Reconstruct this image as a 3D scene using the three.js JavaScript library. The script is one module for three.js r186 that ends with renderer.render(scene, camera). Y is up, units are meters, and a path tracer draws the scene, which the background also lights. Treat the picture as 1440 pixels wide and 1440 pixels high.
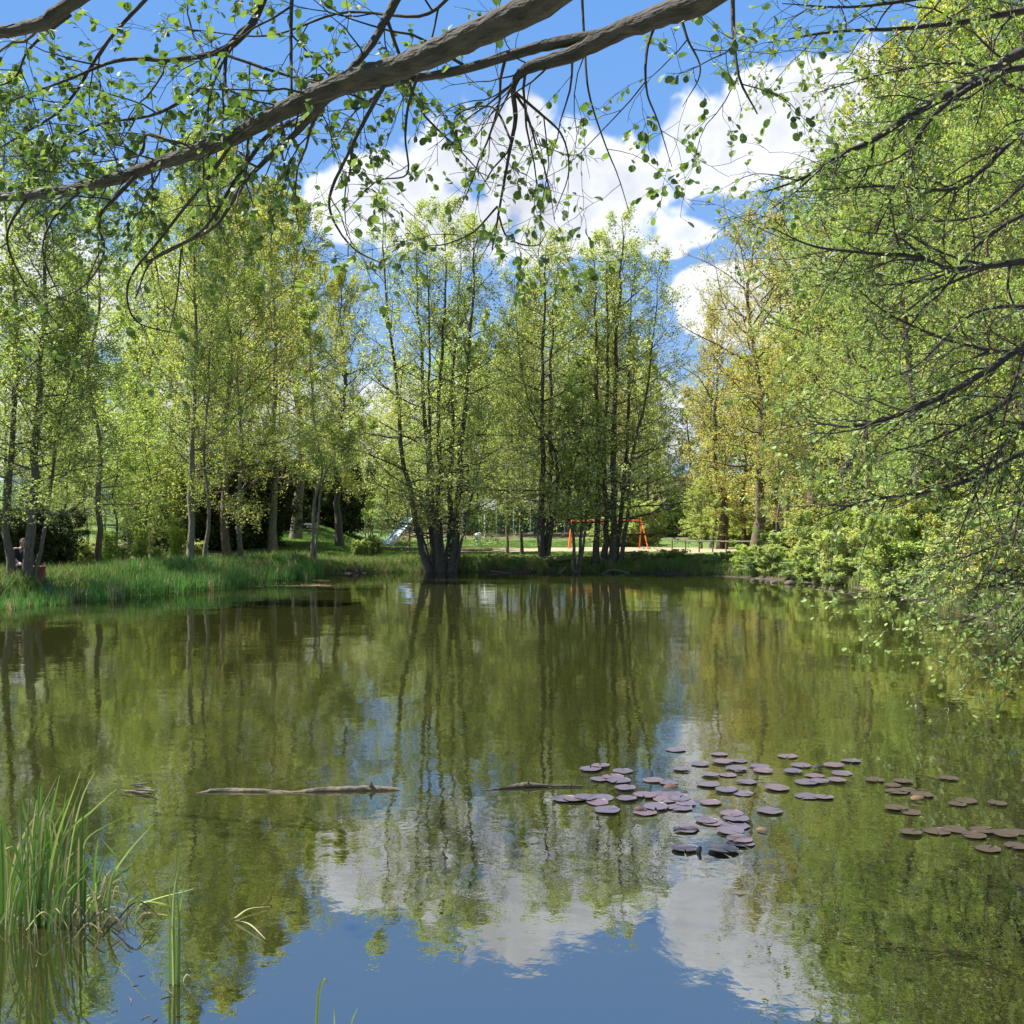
import * as THREE from 'three';
import { mergeGeometries } from 'three/addons/utils/BufferGeometryUtils.js';
import { MarchingCubes } from 'three/addons/objects/MarchingCubes.js';
import { RoundedBoxGeometry } from 'three/addons/geometries/RoundedBoxGeometry.js';

// ------------------------------------------------------------------ camera, sky, sun, exposure
const scene = new THREE.Scene();
const F = 1413, EYE = 1.8, PITCH = Math.atan(25 / F);
const camera = new THREE.PerspectiveCamera(2 * Math.atan(720 / F) * 180 / Math.PI, 1, 0.1, 2000);
camera.position.set(0, EYE, 0);
camera.rotation.x = PITCH;
scene.add(camera);
const renderer = new THREE.WebGLRenderer();
renderer.toneMapping = THREE.LinearToneMapping;
renderer.toneMappingExposure = 2.9;
renderer.shadowMap.enabled = true;
const SUN_DIR = new THREE.Vector3(-0.64, 0.93, -0.13).normalize();
const sun = new THREE.DirectionalLight(new THREE.Color(1, 0.95, 0.86), 5);
sun.position.copy(SUN_DIR).multiplyScalar(120).add(new THREE.Vector3(0, 0, -45));
sun.target.position.set(0, 0, -45);
sun.castShadow = true;
Object.assign(sun.shadow.camera, { left: -80, right: 80, top: 80, bottom: -80, near: 1, far: 300 });
sun.shadow.mapSize.set(4096, 4096);
scene.add(sun, sun.target);

// ------------------------------------------------------------------ helpers: random, noise, placing
function rng(seed) { let a = seed >>> 0; return () => { a = (a + 0x6D2B79F5) | 0; let t = Math.imul(a ^ (a >>> 15), 1 | a); t = (t + Math.imul(t ^ (t >>> 7), 61 | t)) ^ t; return ((t ^ (t >>> 14)) >>> 0) / 4294967296; }; }
const hash = (x, y, s) => { let h = Math.imul(x, 374761393) + Math.imul(y, 668265263) + Math.imul(s, 1442695041) | 0; h = Math.imul(h ^ (h >>> 13), 1274126177); return ((h ^ (h >>> 16)) >>> 0) / 4294967296; };
function vnoise(x, y, s = 0, per = 0) {
  const xi = Math.floor(x), yi = Math.floor(y), fx = x - xi, fy = y - yi, w = per ? (v) => ((v % per) + per) % per : (v) => v;
  const u = fx * fx * (3 - 2 * fx), v = fy * fy * (3 - 2 * fy);
  const a = hash(w(xi), w(yi), s), b = hash(w(xi + 1), w(yi), s), c = hash(w(xi), w(yi + 1), s), d = hash(w(xi + 1), w(yi + 1), s);
  return a + (b - a) * u + (c - a) * v + (a - b - c + d) * u * v;
}
function fbm(x, y, oct, s = 0, per = 0) { let f = 0, a = 0.5, n = 0; for (let i = 0; i < oct; i++) { f += a * vnoise(x, y, s + i, per); n += a; a *= 0.5; x *= 2; y *= 2; per *= 2; } return f / n; }
const clamp = (v, a = 0, b = 1) => Math.min(b, Math.max(a, v));
const smooth = (a, b, v) => { const t = clamp((v - a) / (b - a)); return t * t * (3 - 2 * t); };
const lerp = (a, b, t) => a + (b - a) * t;
// a point of the photograph (1440 x 1440) at depth d becomes a point of the place
function ray(px, py) { const x = (px - 720) / F, y = (720 - py) / F, c = Math.cos(PITCH), s = Math.sin(PITCH); return [x, y * c + s, y * s - c]; }
function at(px, py, d) { const r = ray(px, py), k = d / -r[2]; return [r[0] * k, EYE + r[1] * k, -d]; }
function onWater(px, py) { const r = ray(px, py), k = -EYE / r[1]; return [r[0] * k, 0, r[2] * k]; }
function lookup(tab, x) { if (x <= tab[0][0]) return tab[0][1]; for (let i = 1; i < tab.length; i++) if (x <= tab[i][0]) return lerp(tab[i - 1][1], tab[i][1], (x - tab[i - 1][0]) / (tab[i][0] - tab[i - 1][0])); return tab[tab.length - 1][1]; }
const taken = {};
function numbered(n) { const k = taken[n] = (taken[n] ?? -1) + 1; return k ? `${n}_${String(k).padStart(3, '0')}` : n; }
function tag(o, label, category, group, kind) { o.name = numbered(o.name); scene.add(o); o.userData.label = label; if (category) o.userData.category = category; if (group) o.userData.group = group; if (kind) o.userData.kind = kind; return o; }
function struct(o, label) { o.name = numbered(o.name); scene.add(o); o.userData = { kind: 'structure', label }; return o; }
function mesh(name, geo, mat, parent) { const m = new THREE.Mesh(geo, mat); m.name = name; if (parent) parent.add(m); return m; }
function thing(name, label, category, p = [0, 0, 0], turn = 0, group) { const g = new THREE.Group(); g.name = name; g.position.set(...p); g.rotation.y = turn; return tag(g, label, category, group); }
const C = (r, g, b) => new THREE.Color().setRGB(r, g, b);
function dataTex(w, h, fn, srgb = false) {
  const a = new Uint8Array(w * h * 4);
  for (let y = 0; y < h; y++) for (let x = 0; x < w; x++) { const v = fn(x / w, y / h), o = (y * w + x) * 4; if (v.length) { a[o] = clamp(v[0]) * 255; a[o + 1] = clamp(v[1]) * 255; a[o + 2] = clamp(v[2]) * 255; } else a[o] = a[o + 1] = a[o + 2] = clamp(v) * 255; a[o + 3] = 255; }
  const t = new THREE.DataTexture(a, w, h); t.wrapS = t.wrapT = THREE.RepeatWrapping; t.magFilter = t.minFilter = THREE.LinearFilter; if (srgb) t.colorSpace = THREE.SRGBColorSpace; t.needsUpdate = true; return t;
}

// ------------------------------------------------------------------ the sky: blue air with heaped white clouds all round
{
  const W = 4096, H = 2048, K = 1 / renderer.toneMappingExposure, field = new Float32Array(W * H / 2).fill(-1), R = rng(77);
  const put = (az, el, rx, ry) => {              // radians; keeps the fullest of all puffs at each spot
    const cy = el / Math.PI * H, cx = (az / (2 * Math.PI) + 0.25) * W, k = 1 / Math.max(0.2, Math.cos(el)), wx = rx / (2 * Math.PI) * W * k, wy = ry / Math.PI * H;
    for (let j = Math.max(0, Math.floor(cy - wy * 1.5)); j < Math.min(H / 2, cy + wy * 1.5); j++) for (let i = Math.floor(cx - wx * 1.5); i < cx + wx * 1.5; i++) {
      const v = 1 - ((i - cx) / wx) ** 2 - ((j - cy) / wy) ** 2, o = j * W + ((i % W) + W) % W; if (v > field[o]) field[o] = v;
    }
  };
  const puff = (px, py, rx, ry) => { const r = ray(px, py), l = Math.hypot(...r); put(Math.atan2(r[0], -r[2]), Math.asin(r[1] / l), rx / F, ry / F); };
  for (const a of [[690, 225, 95, 80], [735, 165, 42, 40], [690, 185, 55, 50], [640, 230, 75, 55], [565, 262, 75, 48], [505, 290, 65, 55], [815, 235, 75, 62], [880, 262, 62, 45], [640, 310, 150, 60], [770, 305, 150, 60],
    [1080, 165, 70, 62], [1130, 130, 55, 45], [1025, 205, 75, 60], [985, 205, 50, 65], [1180, 190, 80, 90], [1235, 150, 80, 80], [1010, 425, 62, 42], [1065, 435, 75, 62], [965, 330, 40, 20], [935, 350, 30, 14], [1130, 420, 80, 60],
    [60, 395, 85, 55], [150, 430, 100, 60], [5, 350, 60, 50], [-60, 400, 110, 80], [260, 430, 90, 60], [20, 600, 120, 70], [130, 640, 140, 60], [330, 560, 120, 60], [540, 600, 110, 70], [700, 590, 150, 60], [900, 600, 130, 60]]) puff(...a);
  for (let c = 0; c < 46; c++) {                 // the same kind of clouds over the rest of the sky
    const az = (R() * 2 - 1) * Math.PI, el = 0.08 + 1.25 * R() ** 1.7, s = 0.05 + 0.07 * R();
    if (Math.abs(az) < 0.62 && el < 0.62) continue;
    for (let k = 0; k < 7; k++) put(az + (R() - 0.5) * s * 4 / Math.max(0.25, Math.cos(el)), el + (R() - 0.3) * s * 1.2, s * (0.5 + R() * 0.6), s * (0.4 + R() * 0.35));
  }
  const a = new Float32Array(W * H * 4);
  for (let j = 0; j < H; j++) {
    const el = (j + 0.5) / H * Math.PI - Math.PI / 2, e = Math.max(0, el), t = 1 - Math.exp(-e / 0.26), z = smooth(0.3, 1.4, e);
    const air = [lerp(lerp(0.50, 0.125, t), 0.07, z), lerp(lerp(0.70, 0.37, t), 0.25, z), lerp(lerp(0.95, 0.9, t), 0.7, z)];
    for (let i = 0; i < W; i++) {
      const o = (j * W + i) * 4; let c = air, q = 0, lit = 1;
      if (el > 0) {
        const f = field[(j - H / 2) * W + i];
        if (f > -0.75) {
          const x = i / W * 128, y = j / H * 64, p = 128;
          const n = fbm(x, y, 5, 5, p), b = 1 - Math.abs(2 * fbm(x * 1.5, y * 1.5, 5, 31, p * 1.5) - 1), big = fbm(x / 4, y / 4, 3, 77, p / 4);
          const d = f + (n - 0.5) * 2.0 + (b - 0.74) * 0.9 + (big - 0.5) * 0.8;
          q = smooth(-0.1, 0.5, d); lit = 0.98 + 0.5 * (b - 0.72) + 0.55 * (n - 0.5) + 0.5 * (big - 0.5) - 0.22 * smooth(0.4, 1.3, d);
        }
      }
      a[o] = lerp(c[0], 0.98 * lit, q) * K; a[o + 1] = lerp(c[1], 1.02 * lit, q) * K; a[o + 2] = lerp(c[2], 1.06 * lit + 0.05, q) * K; a[o + 3] = 1;
    }
  }
  const s = new THREE.DataTexture(a, W, H, THREE.RGBAFormat, THREE.FloatType);
  s.mapping = THREE.EquirectangularReflectionMapping; s.magFilter = s.minFilter = THREE.LinearFilter; s.needsUpdate = true;
  scene.background = s; scene.environment = s;
}

// ------------------------------------------------------------------ pond outline and terrain
const shore = (() => {
  const ctl = [[-3.2, -2.2], [-6.5, -4.2], [-10.5, -9], [-13.4, -15], [-13.2, -21], [-12.2, -24.5], [-10.6, -29.5], [-9.2, -34.5], [-7.9, -40], [-5.5, -42.3], [-1, -42.6], [4, -42.6], [6.8, -40.5], [9.3, -36.6], [10.6, -32.5], [10.4, -27], [9.3, -20], [8.7, -13], [7.4, -6.5], [4.5, -2.6], [0.5, -2.1]];
  return new THREE.CatmullRomCurve3(ctl.map(([x, z]) => new THREE.Vector3(x, 0, z)), true, 'centripetal').getPoints(150).map((p) => [p.x, p.z]);
})();
function outside(x, z) {                          // metres outside the water's edge, negative in the pond
  let d = 1e9, inn = false;
  for (let i = 0, j = shore.length - 1; i < shore.length; j = i++) {
    const [ax, az] = shore[j], [bx, bz] = shore[i], ex = bx - ax, ez = bz - az, t = clamp(((x - ax) * ex + (z - az) * ez) / (ex * ex + ez * ez + 1e-9));
    const q = (x - ax - ex * t) ** 2 + (z - az - ez * t) ** 2; if (q < d) d = q;
    if ((az > z) !== (bz > z) && x < (bx - ax) * (z - az) / (bz - az) + ax) inn = !inn;
  }
  return (inn ? -1 : 1) * Math.sqrt(d);
}
function groundAt(x, z, s = outside(x, z)) {
  const d = Math.max(1, -z), w = (fbm(x * 0.9 + 50, z * 0.9 + 90, 3, 3) - 0.5) * 0.7 * smooth(6, 0, Math.abs(s));
  const q = s + w;
  if (q < 0) return -0.75 * smooth(0, 3.2, -q) - 0.05 * smooth(0, 0.3, -q);
  const az = x / Math.max(20, d), left = smooth(-0.13, -0.2, az) , right = smooth(0.27, 0.5, az);
  let h = 0.3 * smooth(0, 0.7, q) + 0.1 * smooth(0.5, 3, q);
  if (z < -20) {
    h += left * Math.max(0, q - 3) * 0.052 + right * Math.max(0, q - 2.5) * 0.17 + (1 - left) * Math.max(0, d - 78) * 0.075;
    h += (1 - left) * 0.003 * Math.max(0, q);
  } else h += (x > 0 ? 0.12 : 0.03) * Math.max(0, q - 2) * smooth(0, 6, Math.abs(x));
  h = Math.min(h, 16 + 0.01 * q);
  return h + (fbm(x * 0.5, z * 0.5, 3, 11) - 0.5) * 0.16 * smooth(0.4, 2.5, q) + (fbm(x * 4, z * 4, 2, 17) - 0.5) * 0.08 * smooth(0.1, 0.6, q) * smooth(9, 3, q);
}
const grainMap = dataTex(512, 512, (u, v) => { const n = 0.55 * fbm(u * 64, v * 64, 3, 1, 64) + 0.45 * fbm(u * 8, v * 8, 4, 9, 8); return 0.72 + 0.56 * (n - 0.5); });
const grainBump = dataTex(512, 512, (u, v) => fbm(u * 48, v * 48, 4, 21, 48));
for (const t of [grainMap, grainBump]) t.repeat.set(1 / 3, 1 / 3);
const sandPatch = (x, z) => { // the playground's sand, in plan
  const a = 1 - ((x - 9) / 9.4) ** 2 - ((z + 67.5) / 8) ** 2, b = 1 - ((x - 0.5) / 6.5) ** 2 - ((z + 66) / 7) ** 2, c = 1 - ((x + 6.8) / 4.2) ** 2 - ((z + 68.5) / 2.6) ** 2;
  return Math.max(a, b, c) * 2.2 + (fbm(x * 0.8, z * 0.8, 3, 71) - 0.5) * 1.3;
};
{
  const N = 320, pos = [], col = [], uv = [], idx = [], wx = (u) => 34 * u + 380 * u ** 5, wz = (v) => -42 + 44 * v + 380 * v ** 5;
  for (let j = 0; j <= N; j++) for (let i = 0; i <= N; i++) {
    const x = wx(i / N * 2 - 1), z = wz(j / N * 2 - 1), s = outside(x, z), y = groundAt(x, z, s);
    pos.push(x, y, z); uv.push(x, z);
    const n1 = fbm(x * 0.35, z * 0.35, 4, 41), n2 = fbm(x * 1.7, z * 1.7, 3, 43), az = x / Math.max(20, -z);
    let c = [lerp(0.072, 0.13, n1), lerp(0.155, 0.21, n1), lerp(0.022, 0.035, n2)];            // mown grass
    const litter = clamp(smooth(0.18, 0.34, az) * smooth(0.25, 0.6, n2 + 0.15) + (z < -84 && az > -0.12 ? 0.8 : 0) + (az < -0.2 && z > -52 ? smooth(0.5, 0.62, n1) * 0.8 : 0)), lc = [lerp(0.10, 0.21, n2), lerp(0.075, 0.15, n2), lerp(0.045, 0.075, n2)];
    c = c.map((v, k) => lerp(v, lc[k], litter));
    const sand = smooth(-0.1, 0.35, sandPatch(x, z)); c = c.map((v, k) => lerp(v, [0.40, 0.31, 0.2][k] * lerp(0.85, 1.15, n2), sand));
    const path = smooth(0.75, 0.4, Math.abs(z + 50.2 - 0.12 * (x + 12) + 0.8 * n1) ) * smooth(-9.5, -12, x) * smooth(-19, -16, x); c = c.map((v, k) => lerp(v, [0.2, 0.155, 0.1][k], path));
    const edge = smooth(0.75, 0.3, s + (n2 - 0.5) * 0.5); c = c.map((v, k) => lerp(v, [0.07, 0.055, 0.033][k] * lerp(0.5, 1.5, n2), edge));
    if (s < -0.3) c = [lerp(0.11, 0.2, n2), lerp(0.085, 0.145, n2), lerp(0.045, 0.08, n2)];   // pond mud
    col.push(...c);
    if (i < N && j < N) { const a = j * (N + 1) + i; idx.push(a, a + N + 1, a + 1, a + 1, a + N + 1, a + N + 2); }
  }
  const g = new THREE.BufferGeometry();
  g.setAttribute('position', new THREE.Float32BufferAttribute(pos, 3)); g.setAttribute('color', new THREE.Float32BufferAttribute(col, 3)); g.setAttribute('uv', new THREE.Float32BufferAttribute(uv, 2)); g.setIndex(idx); g.computeVertexNormals();
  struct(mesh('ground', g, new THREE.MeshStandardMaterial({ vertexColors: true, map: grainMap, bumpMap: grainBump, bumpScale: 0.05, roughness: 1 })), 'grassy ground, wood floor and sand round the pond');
}
// water: murky, thin enough by the near edge to see the bed
{
  const tile = (p, q) => { // periodic noise with its own period in u and v
    return (u, v) => 0.5 * (fbm(u * p, v * p, 4, q, p)) + 0.5 * vnoise(u * p / 2, v * p / 2, q + 9, p / 2);
  };
  const f1 = tile(40, 61), bump = dataTex(1024, 1024, f1); bump.repeat.set(1 / 2.6, 1 / 2.6); bump.rotation = 0.4;
  const swell = (u, v) => fbm(u * 16, v * 16, 3, 91, 16), e = 1 / 512;
  const norm = dataTex(512, 512, (u, v) => { const k = 0.0011 / (e * 17), x = -(swell(u + e, v) - swell(u - e, v)) * k * 8, y = -(swell(u, v + e) - swell(u, v - e)) * k * 8; return [0.5 + x, 0.5 + y, 1]; });
  norm.repeat.set(1 / 17, 1 / 17);
  const m = new THREE.MeshPhysicalMaterial({ color: C(0.017, 0.019, 0.005), roughness: 0.008, ior: 2.33, specularIntensity: 2.5, transmission: 0.12, thickness: 0, bumpMap: bump, bumpScale: 0.0008, normalMap: norm, normalScale: new THREE.Vector2(0.16, 0.16) });
  const w = 34, h = 48, g = new THREE.BufferGeometry(); // one flat sheet, uv in metres
  const P = [[-17, -45], [17, -45], [17, 0.5], [-17, 0.5]];
  g.setAttribute('position', new THREE.Float32BufferAttribute(P.flatMap(([x, z]) => [x, 0, z]), 3)); g.setAttribute('normal', new THREE.Float32BufferAttribute(P.flatMap(() => [0, 1, 0]), 3)); g.setAttribute('uv', new THREE.Float32BufferAttribute(P.flatMap(([x, z]) => [x, -z]), 2)); g.setIndex([0, 3, 1, 1, 3, 2]);
  struct(mesh('water', g, m), 'still olive green pond water mirroring trees and clouds');
}

// ------------------------------------------------------------------ materials
const barkTex = dataTex(256, 256, (u, v) => { const n = fbm(u * 24, v * 8, 4, 101, 24 * 8), m = fbm(u * 8, v * 8, 4, 107, 8); return 0.62 + 0.7 * (n - 0.5) + 0.5 * (m - 0.5); });
const barkBump = dataTex(256, 256, (u, v) => fbm(u * 32, v * 12, 4, 103, 32 * 12));
for (const t of [barkTex, barkBump]) t.repeat.set(1.5, 1.5);
const bark = (r, g, b) => new THREE.MeshStandardMaterial({ color: C(r * 1.5, g * 1.5, b * 1.5), map: barkTex, bumpMap: barkBump, bumpScale: 0.02, roughness: 0.95 });
const BARK = { stem: bark(0.08, 0.07, 0.053), grey: bark(0.105, 0.093, 0.07), pale: bark(0.185, 0.165, 0.125), dark: bark(0.085, 0.072, 0.052), brown: bark(0.14, 0.1, 0.065), limb: bark(0.046, 0.04, 0.031), twig: bark(0.12, 0.095, 0.075) };
const leafMat = (r = 1, g = 1, b = 1, t = 0.5) => new THREE.MeshPhysicalMaterial({ color: C(r, g, b), vertexColors: true, roughness: 1, transmission: t, thickness: 0, side: THREE.DoubleSide, ior: 1.4 });
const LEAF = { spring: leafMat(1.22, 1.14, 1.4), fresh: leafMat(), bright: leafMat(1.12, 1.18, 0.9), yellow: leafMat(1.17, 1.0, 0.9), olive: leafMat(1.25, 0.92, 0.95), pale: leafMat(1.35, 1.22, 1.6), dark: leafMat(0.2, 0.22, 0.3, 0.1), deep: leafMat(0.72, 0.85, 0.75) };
const wood = new THREE.MeshStandardMaterial({ color: C(0.3, 0.2, 0.12), map: barkTex, roughness: 0.85 });
const metal = (r, g, b, rough = 0.45, met = 0.3) => new THREE.MeshStandardMaterial({ color: C(r, g, b), roughness: rough, metalness: met });

// ------------------------------------------------------------------ plant building
class Buf { constructor(n = 4096) { this.a = new Float32Array(n); this.n = 0; } push(...v) { if (this.n + v.length > this.a.length) { const b = new Float32Array(this.a.length * 2); b.set(this.a); this.a = b; } for (const x of v) this.a[this.n++] = x; } get out() { return this.a.slice(0, this.n); } }
class Build {
  constructor(seed) { this.R = rng(seed); this.wp = new Buf(); this.wn = new Buf(); this.wu = new Buf(); this.wi = []; this.lp = new Buf(); this.lc = new Buf(); this.li = []; this.near = []; }
  woodGeo() { const g = new THREE.BufferGeometry(); g.setAttribute('position', new THREE.BufferAttribute(this.wp.out, 3)); g.setAttribute('normal', new THREE.BufferAttribute(this.wn.out, 3)); g.setAttribute('uv', new THREE.BufferAttribute(this.wu.out, 2)); g.setIndex(this.wi); return g; }
  leafGeo() { const g = new THREE.BufferGeometry(); g.setAttribute('position', new THREE.BufferAttribute(this.lp.out, 3)); g.setAttribute('color', new THREE.BufferAttribute(this.lc.out, 3)); g.setIndex(this.li); return g; }
}
const nrm = (v) => { const l = Math.hypot(v[0], v[1], v[2]) || 1; return [v[0] / l, v[1] / l, v[2] / l]; };
const crs = (a, b) => [a[1] * b[2] - a[2] * b[1], a[2] * b[0] - a[0] * b[2], a[0] * b[1] - a[1] * b[0]];
const mad = (a, b, k) => [a[0] + b[0] * k, a[1] + b[1] * k, a[2] + b[2] * k];
function tube(B, pts, rad, sides, lump = 0) {
  let t = nrm(mad(pts[1], pts[0], -1)), u = nrm(crs(t, Math.abs(t[1]) < 0.9 ? [0, 1, 0] : [1, 0, 0])), v0 = B.wp.n / 3, len = 0;
  for (let i = 0; i < pts.length; i++) {
    if (i) { len += Math.hypot(...mad(pts[i], pts[i - 1], -1)); }
    const a = pts[Math.max(0, i - 1)], b = pts[Math.min(pts.length - 1, i + 1)]; t = nrm(mad(b, a, -1));
    u = nrm(mad(u, t, -(u[0] * t[0] + u[1] * t[1] + u[2] * t[2]))); const w = crs(t, u);
    for (let k = 0; k <= sides; k++) {
      const th = k / sides * 2 * Math.PI, c = Math.cos(th), s = Math.sin(th), n = [u[0] * c + w[0] * s, u[1] * c + w[1] * s, u[2] * c + w[2] * s], r = rad[i] * (1 + lump * (vnoise((k % sides) * 1.7, len * 6 / 0.3, 3) - 0.5));
      B.wp.push(pts[i][0] + n[0] * r, pts[i][1] + n[1] * r, pts[i][2] + n[2] * r); B.wn.push(n[0], n[1], n[2]); B.wu.push(k / sides * Math.max(0.12, 6.28 * rad[0]), len);
      if (i && k < sides) { const q = v0 + (i - 1) * (sides + 1) + k, p = q + sides + 1; B.wi.push(q, q + 1, p, q + 1, p + 1, p); }
    }
  }
}
function farLeaf(B, p, size, o) {                 // a small folded leaf (far trees: a spray of two or three seen as one)
  const R = B.R, th = R() * 6.283, ph = (R() - 0.5) * 2.2, a = [Math.cos(th) * Math.cos(ph), Math.sin(ph), Math.sin(th) * Math.cos(ph)];
  const side = nrm(crs(a, [R() - 0.5, 1.1, R() - 0.5])), s = size * (0.6 + 0.8 * R()), w = s * (0.32 + 0.16 * R()), up = crs(side, a), f = (R() - 0.3) * 0.3 * s, v = B.lp.n / 3;
  const m = mad(p, a, s * 0.55), l = mad(mad(m, side, w), up, f), r = mad(mad(m, side, -w), up, f), e = mad(p, a, s);
  B.lp.push(...p, ...l, ...e, ...r); B.li.push(v, v + 1, v + 2, v, v + 2, v + 3);
  const c = o.tints[Math.floor(R() * o.tints.length)], k = 0.75 + 0.5 * R(); for (let i = 0; i < 4; i++) B.lc.push(c[0] * k, c[1] * k, c[2] * k);
}
function nearLeaf(B, p, dir, size, o) {           // a leaf kept as a place and a turn; its shape is shared
  const R = B.R, d = nrm(mad(dir, [R() - 0.5, R() - 0.55, R() - 0.5], 1.5)), up = nrm([(R() - 0.5) * 1.3, 1, (R() - 0.5) * 1.3]), x = nrm(crs(up, d)), y = crs(d, x);
  B.near.push({ p, d, x, y, s: size * (0.55 + 0.75 * R()), k: Math.floor(R() * 3) });
}
function branch(B, p, dir, len, r, lvl, o) {
  const R = B.R, n = o.seg[lvl], pts = [p], rad = [r], dirs = [dir]; let d = dir;
  for (let i = 1; i <= n; i++) {
    const wob = o.wob[lvl]; d = nrm([d[0] + (R() - 0.5) * wob, d[1] + (R() - 0.5) * wob + o.trop[lvl] / n, d[2] + (R() - 0.5) * wob]);
    p = mad(p, d, len / n); pts.push(p); rad.push(Math.max(o.minR, r * (1 - 0.78 * i / n))); dirs.push(d);
  }
  if (lvl <= o.drawTo) tube(B, pts, rad, o.sides[lvl]);
  grow(B, pts, rad, dirs, len, lvl, o);
}
function grow(B, pts, rad, dirs, len, lvl, o, from = 0.12, to = 1) {
  const R = B.R, n = pts.length - 1;
  if (lvl < o.last) {
    const kids = Math.max(1, Math.round(o.kids[lvl] * (o.perM ? len : 1) * (0.75 + 0.5 * R()))); let roll = R() * 6.28;
    for (let k = 0; k < kids; k++) {
      const t = from + (to - from) * (k + R()) / kids, i = Math.min(n - 1, Math.floor(t * n)), f = t * n - i, b = mad(pts[i], mad(pts[i + 1], pts[i], -1), f), d = dirs[i + 1] ?? dirs[i];
      roll += 2.4 + (R() - 0.5) * 0.8; const u = nrm(crs(d, [0.31, 0.9, 0.2])), w = crs(d, u), a = o.ang[lvl] * (0.75 + 0.5 * R());
      const side = [u[0] * Math.cos(roll) + w[0] * Math.sin(roll), u[1] * Math.cos(roll) + w[1] * Math.sin(roll), u[2] * Math.cos(roll) + w[2] * Math.sin(roll)], flat = o.flat ?? 1; side[1] *= flat;
      const cd = nrm(mad([d[0] * Math.cos(a), d[1] * Math.cos(a), d[2] * Math.cos(a)], side, Math.sin(a)));
      const cl = (o.abs ? o.abs[lvl] : len * o.ratio[lvl]) * (1.15 - 0.6 * t) * (0.65 + 0.7 * R());
      branch(B, b, cd, cl, Math.max(o.minR, Math.min(lerp(rad[i], rad[i + 1], f) * 0.6, cl * (o.near ? 0.0105 : 0.02))), lvl + 1, o);
    }
  }
  const nl = o.leaves[lvl]; if (!nl) return;
  const m = Math.round(nl * (o.perM ? len : 1) * (0.7 + 0.6 * R()));
  for (let k = 0; k < m; k++) {
    const t = o.leafFrom + (1 - o.leafFrom) * R(), i = Math.min(n - 1, Math.floor(t * n)), b = mad(pts[i], mad(pts[i + 1], pts[i], -1), t * n - i);
    if (o.near) nearLeaf(B, b, dirs[i + 1], o.leaf, o);
    else farLeaf(B, [b[0] + (R() - 0.5) * o.scatter, b[1] + (R() - 0.5) * o.scatter, b[2] + (R() - 0.5) * o.scatter], o.leaf, o);
  }
}
const GREEN = [[0.31, 0.41, 0.055], [0.36, 0.44, 0.08], [0.25, 0.35, 0.048], [0.41, 0.46, 0.11]];
const OPT = {                                       // how each kind of tree branches
  alder: { seg: [0, 6, 4, 3], wob: [0, 0.32, 0.45, 0.5], trop: [0, 0.28, 0.2, 0], kids: [0, 9, 4], ang: [0, 0.8, 0.85], ratio: [0, 0.42, 0.48], sides: [8, 4, 3, 3], drawTo: 3, last: 3, leaves: [0, 0, 4, 12], leafFrom: 0.2, scatter: 0.28, leaf: 0.085, minR: 0.006, tints: GREEN },
  broad: { seg: [0, 6, 4, 3], wob: [0, 0.4, 0.5, 0.6], trop: [0, 0.15, 0.1, 0], kids: [0, 10, 5], ang: [0, 0.8, 0.85], ratio: [0, 0.38, 0.45], sides: [8, 4, 3, 3], drawTo: 2, last: 3, leaves: [0, 0, 4, 12], leafFrom: 0.15, scatter: 0.25, leaf: 0.1, minR: 0.008, tints: GREEN },
  far: { seg: [0, 5, 3, 2], wob: [0, 0.32, 0.5, 0.5], trop: [0, 0.3, 0.15, 0], kids: [0, 7, 3], ang: [0, 0.75, 0.8], ratio: [0, 0.38, 0.45], sides: [6, 3, 3, 3], drawTo: 2, last: 3, leaves: [0, 0, 3, 9], leafFrom: 0.2, scatter: 0.35, leaf: 0.15, minR: 0.012, tints: GREEN },
  shrub: { seg: [0, 5, 3, 2], wob: [0, 0.5, 0.6, 0.6], trop: [0, 0.2, 0.1, 0], kids: [0, 8, 4], ang: [0, 0.7, 0.8], ratio: [0, 0.4, 0.45], sides: [5, 4, 3, 3], drawTo: 2, last: 3, leaves: [0, 4, 6, 11], leafFrom: 0.1, scatter: 0.14, leaf: 0.075, minR: 0.005, tints: GREEN },
};
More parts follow.
